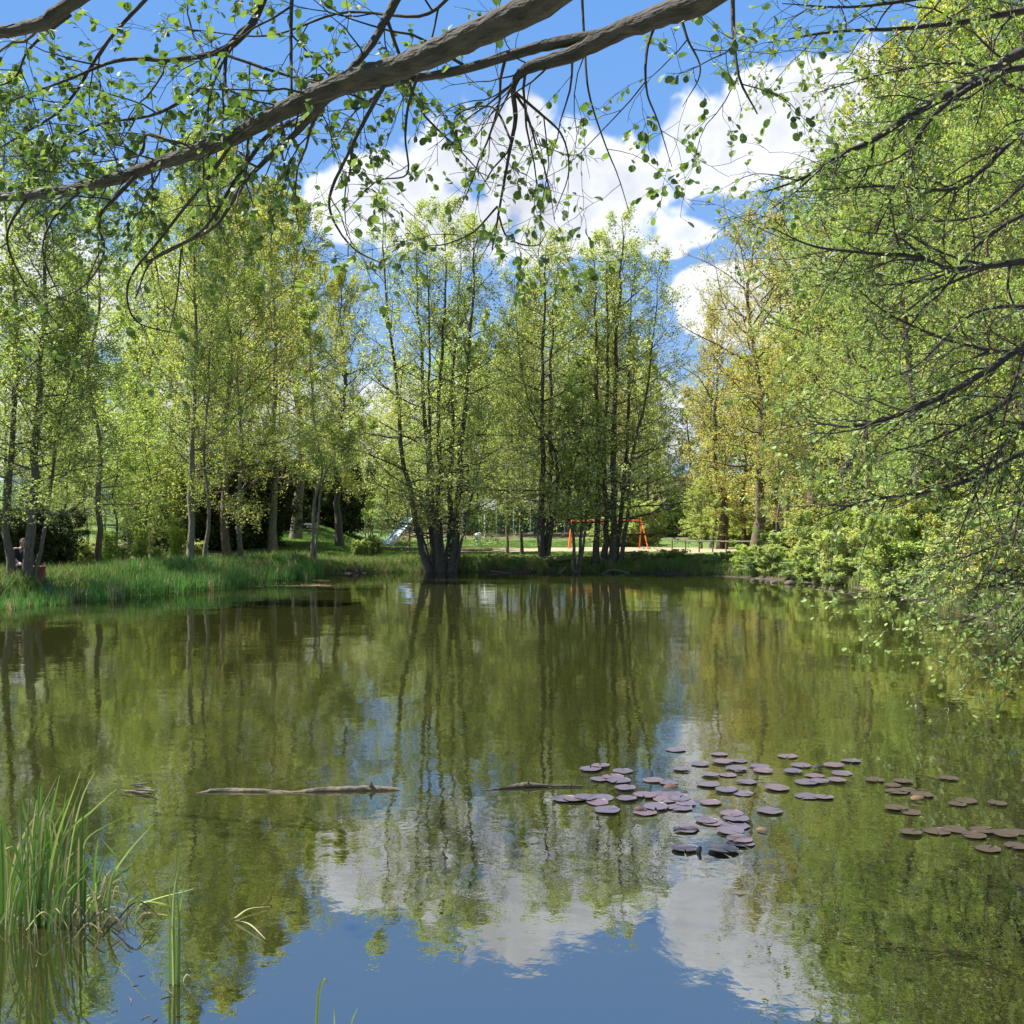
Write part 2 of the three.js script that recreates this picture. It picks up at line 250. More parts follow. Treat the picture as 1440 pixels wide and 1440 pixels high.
// stems: list of { path: [[x,y,z]...], r }; spread: crown half width as a function of height share; nb branches a stem
function makePlant(seed, stems, o, { nb, t0 = 0.2, width, rise = [0.35, 0.95], lean = 0 }) {
  const B = new Build(seed), R = B.R;
  for (const s of stems) {
    const curve = new THREE.CatmullRomCurve3(s.path.map((p) => new THREE.Vector3(...p)), false, 'centripetal'), n = 18, P = curve.getPoints(n), H = s.path[s.path.length - 1][1];
    const pts = P.map((p, i) => [p.x + (R() - 0.5) * s.r * 0.9 * (i > 0), p.y, p.z + (R() - 0.5) * s.r * 0.9 * (i > 0)]), rad = pts.map((_, i) => Math.max(0.01, s.r * (1 - 0.93 * (i / n)) * (1 + 0.35 * Math.exp(-i * 1.1)))), sides = o.sides[0];
    pts.unshift(mad(pts[0], [0, -1, 0], 0.5)); rad.unshift(rad[0] * 1.15); tube(B, pts, rad, sides, 0.25); pts.shift(); rad.shift();
    let az = R() * 6.28; const k0 = s.t0 ?? t0, cnt = Math.round((s.nb ?? nb));
    for (let k = 0; k < cnt; k++) {
      const t = k0 + (1 - k0) * ((k + R() * 0.9) / cnt), i = Math.min(n - 1, Math.floor(t * n)), b = mad(pts[i], mad(pts[i + 1], pts[i], -1), t * n - i), q = (t - k0) / (1 - k0);
      az += 2.4 + (R() - 0.5); const e = lerp(rise[0], rise[1], q) + (R() - 0.5) * 0.35, L = width(q) * (0.7 + 0.55 * R());
      branch(B, b, nrm([Math.cos(az) * Math.cos(e), Math.sin(e), Math.sin(az) * Math.cos(e)]), L, Math.max(o.minR, Math.min(rad[i] * 0.45, L * 0.012)), 1, o);
    }
  }
  return { wood: B.woodGeo(), leaf: B.leafGeo() };
}
const straight = (H, r, wob, seed, lean = 0) => { const R = rng(seed), p = [[0, 0, 0]]; for (let i = 1; i <= 6; i++) p.push([(R() - 0.5) * wob + lean * i / 6, H * i / 6, (R() - 0.5) * wob]); return { path: p, r }; };
const alderW = (m) => (q) => m * (0.35 + 0.65 * Math.sin(Math.PI * Math.min(1, 0.28 + 0.72 * q))) * (1 - 0.35 * q);
const roundW = (m) => (q) => m * Math.sqrt(Math.max(0.05, 1 - (2 * q - 0.85) ** 2 * 0.75));
// kinds of tree, each built once at 16 m and cloned
const KIND = {
  alder_tall: makePlant(11, [straight(16, 0.14, 0.5, 1)], OPT.alder, { nb: 46, t0: 0.22, width: alderW(3.2) }),
  alder_loose: makePlant(12, [straight(16, 0.115, 0.8, 2, 0.5)], { ...OPT.alder, leaves: [0, 0, 3, 10] }, { nb: 44, t0: 0.16, width: alderW(3.0), rise: [0.2, 1.0] }),
  alder_full: makePlant(13, [straight(16, 0.175, 0.4, 3)], { ...OPT.alder, leaves: [0, 0, 5, 14] }, { nb: 54, t0: 0.12, width: alderW(3.6), rise: [0.15, 0.9] }),
  broad_round: makePlant(14, [straight(16, 0.3, 0.6, 4)], OPT.broad, { nb: 50, t0: 0.2, width: roundW(4.3), rise: [0.1, 1.0] }),
  broad_oak: makePlant(15, [straight(16, 0.32, 1.4, 5, -0.6)], { ...OPT.broad, wob: [0, 0.65, 0.7, 0.7], leaves: [0, 0, 2, 7] }, { nb: 44, t0: 0.2, width: roundW(5.0), rise: [0.05, 1.0] }),
  far_slim: makePlant(16, [straight(16, 0.14, 0.5, 6)], OPT.far, { nb: 34, t0: 0.2, width: alderW(3.0) }),
  far_bare: makePlant(17, [straight(16, 0.14, 0.6, 7)], { ...OPT.far, leaves: [0, 0, 1, 4], drawTo: 3 }, { nb: 34, t0: 0.25, width: alderW(2.7), rise: [0.5, 1.1] }),
  far_full: makePlant(18, [straight(16, 0.18, 0.5, 8)], { ...OPT.far, leaves: [0, 0, 4, 12] }, { nb: 38, t0: 0.1, width: roundW(4.0), rise: [0.05, 0.95] }),
};
function plantOf(name, kind, label, category, group, p, scale, turn, barkM, leafM, sy = scale) {
  const g = thing(name, label, category, p, turn, group); mesh('trunk', kind.wood, barkM, g); mesh('crown', kind.leaf, leafM, g); g.scale.set(scale, sy, scale); return g;
}
function treeAt(px, d, topY, kind, label, group, barkM, leafM, { name = 'tree', wide = 1, turn, cat = 'tree' } = {}) {
  const x = (px - 720) / F * d, z = -d, y = groundAt(x, z), top = at(px, topY, d)[1], s = (top - y) / 16.4;
  return plantOf(name, kind, label, cat, group, [x, y - 0.03, z], s * wide, turn ?? hash(px | 0, (d * 7) | 0, 5) * 6.28, barkM, leafM, s);
}

// ------------------------------------------------------------------ trees on the banks
const A = 'alders along the water';
treeAt(16, 26, 90, KIND.alder_loose, 'grey barked alder at the reedy bank beside the seated person', A, BARK.grey, LEAF.fresh, { name: 'alder_tree', turn: 2 });
treeAt(141, 33, 240, KIND.alder_loose, 'brown barked alder rising behind the reed bed', A, BARK.brown, LEAF.bright, { name: 'alder_tree', turn: 4.4, wide: 1.1 });
treeAt(268, 36, 185, KIND.alder_tall, 'tall pale barked alder of the slender pair behind the reeds', A, BARK.pale, LEAF.fresh, { name: 'alder_tree', turn: 0.5, wide: 0.9 });
treeAt(287, 36.6, 290, KIND.alder_loose, 'thinner leaning alder of the slender pale pair behind the reeds', A, BARK.pale, LEAF.fresh, { name: 'alder_tree', turn: 5.6, wide: 0.8 });
treeAt(322, 40, 200, KIND.alder_full, 'stout alder in front of the dark yew', A, BARK.brown, LEAF.yellow, { name: 'alder_tree', turn: 1.4, wide: 0.95 });
treeAt(339, 40.8, 270, KIND.alder_tall, 'slim alder touching the stout one before the dark yew', A, BARK.pale, LEAF.bright, { name: 'alder_tree', turn: 3.1, wide: 0.8 });
treeAt(384, 50, 250, KIND.alder_full, 'pale trunked tree at the start of the lawn', A, BARK.pale, LEAF.yellow, { name: 'alder_tree', turn: 0.2 });
treeAt(416, 60, 290, KIND.broad_round, 'thick grey trunked tree standing on the lawn', 'lawn trees', BARK.pale, LEAF.yellow, { name: 'broadleaf_tree', turn: 5, wide: 0.8 });
treeAt(478, 57, 390, KIND.broad_round, 'round dense yellow green tree beside the lawn', 'lawn trees', BARK.grey, LEAF.yellow, { name: 'broadleaf_tree', turn: 2, wide: 0.75 });
treeAt(713, 52, 430, KIND.alder_loose, 'thin straight alder of the pair beside the basketball hoop', 'thin alders before the playground', BARK.brown, LEAF.fresh, { name: 'alder_tree', turn: 1, wide: 0.8 });
treeAt(734, 53, 400, KIND.alder_tall, 'second thin alder of the pair beside the basketball hoop', 'thin alders before the playground', BARK.grey, LEAF.fresh, { name: 'alder_tree', turn: 3, wide: 0.7 });
treeAt(1000, 74, 430, KIND.far_bare, 'dark straight trunked tree behind the swing frame', null, BARK.dark, LEAF.olive, { name: 'bare_tree', turn: 3 });

// many-stemmed alders whose stems are laid out one by one (pixel, height on the photograph, depth offset)
function clump(label, d, base, stems, o, opts, barkM, leafM, seed, group) {
  const b = at(base[0], base[1], d), x0 = b[0], z0 = -d, y0 = groundAt(x0, z0);
  const K = makePlant(seed, stems.map(({ p, r, dz = 0, ...rest }) => ({ r, ...rest, path: p.map(([px, py], i) => { const q = at(px, py, d); return [q[0] - x0, Math.max(i ? 0.2 : 0, q[1] - y0) * (i ? 1 : 0), dz * i / (p.length - 1) + (i ? 0 : dz * 0.08)]; }) })), o, opts);
  return plantOf('alder_tree', K, label, 'tree', group, [x0, y0 - 0.05, z0], 1, 0, barkM, leafM);
}
clump('many stemmed alder fanning out of the water edge beside the slide', 42.6, [622, 800], [
  { p: [[604, 800], [588, 745], [570, 650], [556, 520], [545, 400], [540, 290]], r: 0.15, dz: 0.8 },
  { p: [[612, 800], [604, 740], [601, 640], [592, 520], [585, 420], [580, 285]], r: 0.17, dz: -1.2 },
  { p: [[618, 800], [611, 730], [606, 600], [606, 470], [602, 330]], r: 0.12, dz: 1.6 },
  { p: [[622, 800], [618, 730], [617, 620], [622, 500], [628, 400], [626, 285]], r: 0.15, dz: 0.3 },
  { p: [[628, 800], [632, 730], [634, 640], [636, 530], [642, 420], [650, 300]], r: 0.15, dz: -1.5 },
  { p: [[634, 800], [643, 730], [649, 640], [657, 560], [663, 470], [668, 370], [672, 330]], r: 0.16, dz: 0.9 },
  { p: [[640, 800], [652, 745], [664, 700], [676, 650], [690, 590]], r: 0.07, dz: 1.5, nb: 10 },
  { p: [[606, 800], [596, 760], [578, 715], [560, 680], [535, 640]], r: 0.06, dz: -1, nb: 10 },
], { ...OPT.alder, leaves: [0, 0, 3, 10], kids: [0, 7, 4] }, { nb: 26, t0: 0.16, width: alderW(3.5), rise: [0.05, 0.85] }, BARK.stem, LEAF.spring, 201, 'many stemmed alders at the far bank');
clump('three stemmed alder with a long crooked side stem beside the thin pair', 44, [766, 793], [
  { p: [[763, 793], [762, 720], [764, 620], [762, 500], [766, 400], [770, 340]], r: 0.16, dz: 0.5 },
  { p: [[769, 793], [772, 720], [774, 620], [776, 500], [780, 420], [786, 350]], r: 0.15, dz: -0.8 },
  { p: [[760, 793], [757, 740], [768, 690], [790, 660], [775, 620], [755, 600], [735, 585]], r: 0.06, dz: 0.4, nb: 9 },
  { p: [[766, 793], [778, 730], [782, 640], [757, 600], [740, 560], [728, 480], [722, 400]], r: 0.09, dz: 1.2 },
], { ...OPT.alder, leaves: [0, 0, 2, 8], kids: [0, 7, 4] }, { nb: 27, t0: 0.16, width: alderW(3.7), rise: [0.05, 0.85] }, BARK.stem, LEAF.spring, 202, 'many stemmed alders at the far bank');
clump('low crooked thin stemmed alder leaning over the fallen branch', 43, [810, 800], [
  { p: [[806, 800], [806, 760], [798, 715], [806, 660], [818, 580], [815, 500]], r: 0.08, dz: 0.5, nb: 16 },
  { p: [[812, 800], [817, 760], [818, 720], [812, 690], [802, 640], [800, 560]], r: 0.085, dz: -0.5, nb: 14 },
  { p: [[815, 800], [822, 740], [825, 640], [814, 590], [800, 540]], r: 0.06, dz: 1, nb: 14 },
], { ...OPT.alder, leaves: [0, 0, 2, 7] }, { nb: 20, t0: 0.3, width: alderW(1.6), rise: [0.2, 0.9] }, BARK.grey, LEAF.bright, 203, 'many stemmed alders at the far bank');
clump('tall five stemmed alder beside the orange swing frame', 43.4, [856, 797], [
  { p: [[838, 797], [840, 740], [842, 640], [838, 520], [836, 430], [832, 350]], r: 0.15, dz: 0.6 },
  { p: [[851, 797], [853, 730], [852, 620], [856, 500], [855, 400], [858, 330]], r: 0.14, dz: -1 },
  { p: [[860, 797], [863, 730], [864, 620], [866, 500], [872, 400], [874, 308]], r: 0.19, dz: 0.3 },
  { p: [[866, 797], [874, 720], [884, 620], [888, 520], [893, 420], [900, 330]], r: 0.12, dz: -1.4 },
  { p: [[870, 797], [880, 740], [886, 650], [905, 560], [915, 470], [922, 380]], r: 0.1, dz: 1.2 },
], { ...OPT.alder, leaves: [0, 0, 2, 8], kids: [0, 7, 4] }, { nb: 27, t0: 0.16, width: alderW(3.6), rise: [0.05, 0.85] }, BARK.stem, LEAF.spring, 204, 'many stemmed alders at the far bank');
clump('forked alder leaning away from the water beside the seated person', 26, [40, 805], [
  { p: [[36, 805], [45, 740], [52, 640], [60, 540], [66, 440], [72, 330], [70, 230]], r: 0.14, dz: 0.3 },
  { p: [[44, 805], [54, 760], [62, 690], [70, 600], [86, 520], [100, 420]], r: 0.07, dz: -0.8, nb: 20 },
], { ...OPT.alder, leaf: 0.07 }, { nb: 40, t0: 0.25, width: alderW(2.4), rise: [0.2, 0.95] }, BARK.grey, LEAF.fresh, 205, A);
clump('young pale stemmed alder bending over the lawn edge', 42, [437, 788], [
  { p: [[437, 788], [441, 740], [443, 700], [454, 665], [448, 620], [441, 560], [437, 480], [440, 420]], r: 0.075, dz: 0.4, t0: 0.35 },
  { p: [[443, 700], [456, 665], [475, 640], [495, 618], [520, 600]], r: 0.05, dz: -0.3, nb: 10 },
], { ...OPT.alder, leaves: [0, 0, 2, 8] }, { nb: 26, t0: 0.3, width: alderW(1.5), rise: [0.2, 0.9] }, BARK.pale, LEAF.fresh, 206, A);

// ------------------------------------------------------------------ wood behind and on the slope
const SKYLINE = [[-300, 250], [0, 300], [150, 270], [300, 230], [420, 260], [470, 350], [505, 520], [530, 420], [600, 380], [700, 350], [800, 340], [880, 350], [925, 400], [960, 490], [990, 430], [1040, 320], [1110, 270], [1170, 210], [1240, 60], [1320, -40], [1500, -160], [2200, -160]];
{
  const R = rng(4242);
  const wood = (px, d, kind, barkM, leafM, label, group, drop, wide = 1) => treeAt(px, d, lookup(SKYLINE, px) + drop, kind, label, group, barkM, leafM, { name: 'wood_tree', wide, turn: R() * 6.28 });
  for (let i = 0; i < 36; i++) {                    // behind the playground
    const px = 630 + (i % 12) * 33 + (R() - 0.5) * 28, d = 88 + Math.floor(i / 12) * 10 + R() * 8, k = R();
    if (px > 930 && px < 985 && d > 95) continue;
    wood(px, d, k < 0.4 ? KIND.far_bare : k < 0.75 ? KIND.far_slim : KIND.far_full, k < 0.5 ? BARK.grey : BARK.brown, k < 0.4 ? LEAF.olive : k < 0.7 ? LEAF.pale : LEAF.bright, k < 0.4 ? 'slender brownish tree of the wood behind the playground, hardly in leaf' : k < 0.75 ? 'slender pale green tree of the wood behind the playground' : 'fuller bright green tree of the wood behind the playground', k < 0.4 ? 'brownish trees behind the playground' : k < 0.75 ? 'pale trees behind the playground' : 'full trees behind the playground', 25 + R() * 120, 0.85);
  }
  for (let i = 0; i < 20; i++) {                    // low fresh trees closing the playground's back
    const px = 520 + (i % 10) * 50 + (R() - 0.5) * 30, d = 95 + Math.floor(i / 10) * 12 + R() * 10;
    treeAt(px, d, (px < 560 ? 650 : i < 10 ? 600 : 510) + R() * 50, KIND.far_full, 'low bright green tree closing the back of the playground', 'low trees behind the playground', BARK.brown, R() < 0.5 ? LEAF.spring : LEAF.pale, { name: 'young_tree', wide: 1.5, turn: R() * 6.28 });
  }
  for (const [px, d, ty, k] of [[470, 98, 590, 0], [498, 92, 640, 1], [520, 104, 590, 0], [545, 96, 625, 1], [565, 108, 570, 0], [590, 98, 600, 1], [505, 118, 560, 1], [550, 124, 555, 0]])
    treeAt(px, d, ty, KIND.far_full, k ? 'sunlit bright green tree at the top of the lawn' : 'low yellow green tree at the top of the lawn', k ? 'bright trees above the lawn' : 'yellow trees above the lawn', BARK.brown, k ? LEAF.bright : LEAF.yellow, { name: 'young_tree', wide: 1.5, turn: R() * 6.28 });
  for (let i = 0; i < 16; i++) {                    // lower storey of the slope
    const px = 985 + (i % 8) * 34 + (R() - 0.5) * 22, d = 66 + Math.floor(i / 8) * 20 + R() * 12, k = R() < 0.5;
    treeAt(px, d, lookup(SKYLINE, px) + 190 + R() * 130, KIND.far_full, k ? 'bright green understorey tree beside the oaks' : 'yellow green understorey tree beside the oaks', k ? 'bright understorey trees' : 'yellow understorey trees', BARK.brown, k ? LEAF.bright : LEAF.yellow, { name: 'young_tree', wide: 1.4, turn: R() * 6.28 });
  }
  for (const [px, d, drop, k] of [[10, 62, 60, 0], [75, 50, 40, 1], [110, 70, 90, 2], [180, 58, 40, 1], [215, 48, 20, 0], [245, 66, 30, 2], [300, 56, 10, 1], [355, 68, 40, 2], [440, 72, 70, 2], [95, 40, 190, 1], [190, 42, 210, 0], [-215, 47, 60, 1], [-330, 52, 20, 2], [-130, 74, 60, 2], [-260, 80, 40, 0], [-460, 46, 60, 1], [-560, 60, 20, 2], [-420, 84, 30, 2], [-700, 44, 40, 0], [-860, 40, 40, 1]])
    wood(px, d, [KIND.far_slim, KIND.alder_loose, KIND.far_full][k], BARK.grey, [LEAF.fresh, LEAF.bright, LEAF.yellow][k], ['slim tree standing behind the reed bank alders', 'loose bright green alder standing behind the reed bank alders', 'full yellow green tree standing behind the reed bank alders'][k], ['slim trees behind the reed bank', 'loose alders behind the reed bank', 'full trees behind the reed bank'][k], drop, 0.85);
  for (const [px, d, ty] of [[88, 33, 590], [118, 36, 540], [165, 36, 600], [205, 39, 560], [232, 41, 620], [185, 46, 520], [60, 38, 520]])
    treeAt(px, d, ty, KIND.alder_loose, px % 2 ? 'young thin stemmed alder in bright green leaf behind the reed bed' : 'young thin stemmed alder in pale green leaf behind the reed bed', px % 2 ? 'bright young alders behind the reed bed' : 'pale young alders behind the reed bed', BARK.grey, px % 2 ? LEAF.bright : LEAF.spring, { name: 'young_alder', wide: 1.5, turn: R() * 6.28 });
  wood(1062, 56, KIND.broad_oak, BARK.brown, LEAF.olive, 'spreading oak with olive brown young leaves above the path', null, 5, 0.8);
  wood(1150, 50, KIND.broad_oak, BARK.brown, LEAF.yellow, 'yellow leafed oak at the foot of the wooded slope', null, 60, 0.85);
  wood(1012, 70, KIND.broad_oak, BARK.grey, LEAF.olive, 'bare looking oak beside the gap of sky', null, 40, 0.62);
  wood(1105, 64, KIND.far_full, BARK.brown, LEAF.olive, 'olive brown tree behind the oaks', null, 40, 0.9);
  treeAt(1092, 47, 470, KIND.alder_loose, 'pale thin tree leaning over the sandy path', null, BARK.pale, LEAF.yellow, { name: 'leaning_tree', turn: 3.3, wide: 0.8 }).rotation.z = 0.07;
  for (const [px, d, drop, k, w] of [[1190, 41, 60, 0, 0.8], [1225, 34, 110, 1, 0.8], [1285, 30, 150, 0, 0.75], [1250, 46, 20, 2, 0.8], [1340, 38, 60, 2, 0.8], [1390, 27, 160, 1, 0.8], [1440, 34, 50, 0, 0.8], [1520, 28, 60, 1, 0.8], [1330, 54, 0, 1, 0.8], [1470, 48, 0, 2, 0.9], [1600, 24, 60, 0, 0.8], [1560, 40, 0, 2, 0.9], [1180, 62, 30, 2, 0.8], [1400, 66, 20, 2, 0.9]])
    wood(px, d, [KIND.broad_round, KIND.alder_full, KIND.far_full][k], [BARK.grey, BARK.brown, BARK.dark][k], [LEAF.deep, LEAF.fresh, LEAF.yellow][k], ['round crowned green tree on the wooded slope', 'bright green tree with low boughs on the wooded slope', 'yellow green tree high on the wooded slope'][k], ['round trees on the slope', 'bright trees on the slope', 'yellow trees on the slope'][k], drop, w);
  for (let i = 0; i < 26; i++) {                    // far edge of the wood, closing the view
    const px = -120 + i * 64 + (R() - 0.5) * 40, d = 118 + R() * 30; if (px > 440 && px < 600) continue;
    wood(px, d, R() < 0.5 ? KIND.far_full : KIND.far_slim, BARK.brown, [LEAF.olive, LEAF.pale, LEAF.fresh][i % 3], ['olive tree at the far edge of the wood', 'pale tree at the far edge of the wood', 'green tree at the far edge of the wood'][i % 3], ['olive trees far off', 'pale trees far off', 'green trees far off'][i % 3], 110 + R() * 110, 1);
  }
}
// ------------------------------------------------------------------ shrubs
const bushStems = (n, h, w, seed, r = 0.03) => { const R = rng(seed); return Array.from({ length: n }, (_, i) => { const a = i / n * 6.28 + R(), k = w * (0.35 + 0.65 * R()), H = h * (0.65 + 0.35 * R()); return { r, path: [[Math.cos(a) * 0.12, 0, Math.sin(a) * 0.12], [Math.cos(a) * k * 0.45, H * 0.5, Math.sin(a) * k * 0.45], [Math.cos(a) * k, H, Math.sin(a) * k]] }; }); };
const BUSH = [
  makePlant(301, bushStems(7, 2.6, 1.0, 31), OPT.shrub, { nb: 9, t0: 0.1, width: (q) => 0.9 - 0.35 * q, rise: [0.1, 0.9] }),
  makePlant(302, bushStems(8, 2.2, 1.3, 32), { ...OPT.shrub, leaves: [0, 4, 6, 13] }, { nb: 8, t0: 0.08, width: (q) => 0.95 - 0.3 * q, rise: [0, 0.8] }),
  makePlant(303, bushStems(6, 2.6, 0.8, 33), { ...OPT.shrub, leaves: [0, 2, 3, 6] }, { nb: 10, t0: 0.1, width: (q) => 0.8 - 0.3 * q, rise: [0.3, 1.0] }),
];
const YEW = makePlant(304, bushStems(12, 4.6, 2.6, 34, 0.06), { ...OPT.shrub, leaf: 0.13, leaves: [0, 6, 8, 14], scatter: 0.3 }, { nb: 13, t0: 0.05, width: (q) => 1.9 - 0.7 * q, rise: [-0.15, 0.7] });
function bushAt(name, px, d, h, w, kind, label, cat, group, leafM, turn) {
  const x = (px - 720) / F * d, z = -d, s = h / 2.7, y = groundAt(x, z);
  return plantOf(name, kind, label, cat, group, [x, y - 0.06, z], w / 2.7, turn, BARK.brown, leafM, s);
}
{
  const R = rng(99);
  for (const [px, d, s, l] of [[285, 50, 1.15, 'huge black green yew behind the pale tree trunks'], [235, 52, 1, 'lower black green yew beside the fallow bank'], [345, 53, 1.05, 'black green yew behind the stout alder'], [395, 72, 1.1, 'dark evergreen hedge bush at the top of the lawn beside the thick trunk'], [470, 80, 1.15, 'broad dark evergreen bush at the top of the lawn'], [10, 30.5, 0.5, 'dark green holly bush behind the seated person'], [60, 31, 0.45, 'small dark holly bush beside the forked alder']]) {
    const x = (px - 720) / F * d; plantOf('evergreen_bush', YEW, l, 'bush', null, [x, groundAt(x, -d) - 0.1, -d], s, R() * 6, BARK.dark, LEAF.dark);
  }
  const row = (n, f) => { for (let i = 0; i < n; i++) f(i, n); };
  row(15, (i) => bushAt('bramble', 645 + i * 17 + R() * 10, 43.6 + R() * 1.4, 0.3 + R() * 0.28, 1.0 + R() * 0.5, BUSH[1], 'low bramble on the bank between the alder stems', 'bramble', 'brambles between the alder stems', i % 2 ? LEAF.deep : LEAF.fresh, R() * 6));
  row(12, (i) => bushAt('bank_shrub', 895 + i * 21 + R() * 12, 44 - i * 0.75 + R() * 1.6, 0.38 + R() * 0.35, 1.1 + R() * 0.5, BUSH[i % 2], `low ${i % 3 ? 'bright' : 'deep'} green shrub on the bank below the sandy path`, 'shrub', `${i % 3 ? 'bright' : 'deep'} shrubs below the sandy path`, i % 3 ? LEAF.bright : LEAF.deep, R() * 6));
  row(18, (i) => { const t = i / 17, d = lerp(38.5, 26, t), x = lookup([[26, 10.7], [32, 11.0], [36, 9.9], [38.5, 8.6]], d) + R() * 0.5; bushAt('bank_shrub', 720 + x / d * F, d, 0.6 + R() * 0.5, 1.1 + R() * 0.5, BUSH[i % 2], `low ${['bright green', 'deep green', 'fresh green'][i % 3]} shrub overhanging the water edge below the wooded slope`, 'shrub', `low ${['bright', 'deep', 'fresh'][i % 3]} shrubs at the slope water edge`, [LEAF.bright, LEAF.deep, LEAF.fresh][i % 3], R() * 6); });
  row(26, (i) => { const t = i / 25, d = lerp(38, 15, t) + R() * 2, x = lerp(11.2, 10.2, t) + (R() - 0.2) * 2.2; bushAt('bank_shrub', 720 + x / d * F, d, 1.3 + R() * 1.6, 1.8 + R() * 1, BUSH[i % 3], `leafy ${['fresh green', 'bright green', 'pale green', 'yellow green'][i % 4]} shrub crowding the foot of the wooded slope`, 'shrub', `${['fresh', 'bright', 'pale', 'yellow'][i % 4]} shrubs along the slope bank`, [LEAF.fresh, LEAF.bright, LEAF.pale, LEAF.yellow][i % 4], R() * 6); });
  row(22, (i) => { const t = i / 21, d = lerp(42, 17, t) + R() * 3, x = 13.5 + R() * 5; bushAt('slope_shrub', 720 + x / d * F, d, 2.4 + R() * 2, 2.4 + R() * 1.4, BUSH[i % 3], `tall ${['bright green', 'fresh green', 'yellow green'][i % 3]} shrub higher on the wooded slope`, 'shrub', `tall ${['bright', 'fresh', 'yellow'][i % 3]} shrubs on the slope`, [LEAF.bright, LEAF.fresh, LEAF.yellow][i % 3], R() * 6); });
  row(16, (i) => bushAt('wood_shrub', 860 + i * 20 + R() * 14, 76 + R() * 14, 2.2 + R() * 2.4, 3 + R() * 1.5, BUSH[(i + 1) % 3], 'fresh green shrub behind the swing frame', 'shrub', 'shrubs behind the swing', i % 2 ? LEAF.bright : LEAF.spring, R() * 6));
  row(9, (i) => bushAt('wood_shrub', 655 + i * 24 + R() * 10, 91 + R() * 4, 1.6 + R() * 1.6, 3 + R() * 1, BUSH[(i + 1) % 2], 'green shrub behind the court fence', 'shrub', 'shrubs behind the court fence', i % 2 ? LEAF.bright : LEAF.spring, R() * 6));
  row(9, (i) => { const px = 74 + i * 24 + R() * 10; bushAt('bank_sapling', px, lookup([[0, 28], [140, 33], [300, 39]], px) + 1 + R() * 4, 0.7 + R() * 0.9, 1.0 + R() * 0.6, BUSH[2], 'thin yellow green sapling growing behind the reed bed', 'sapling', 'saplings behind the reed bed', i % 2 ? LEAF.bright : LEAF.pale, R() * 6); });
  row(4, (i) => bushAt('lawn_shrub', 500 + i * 9 + R() * 6, 44.5 + R() * 2, 0.9 + R() * 0.5, 1 + R() * 0.5, BUSH[2], 'thin shrub on the grassy bank in front of the slide', 'shrub', 'shrubs before the slide', LEAF.fresh, R() * 6));
}

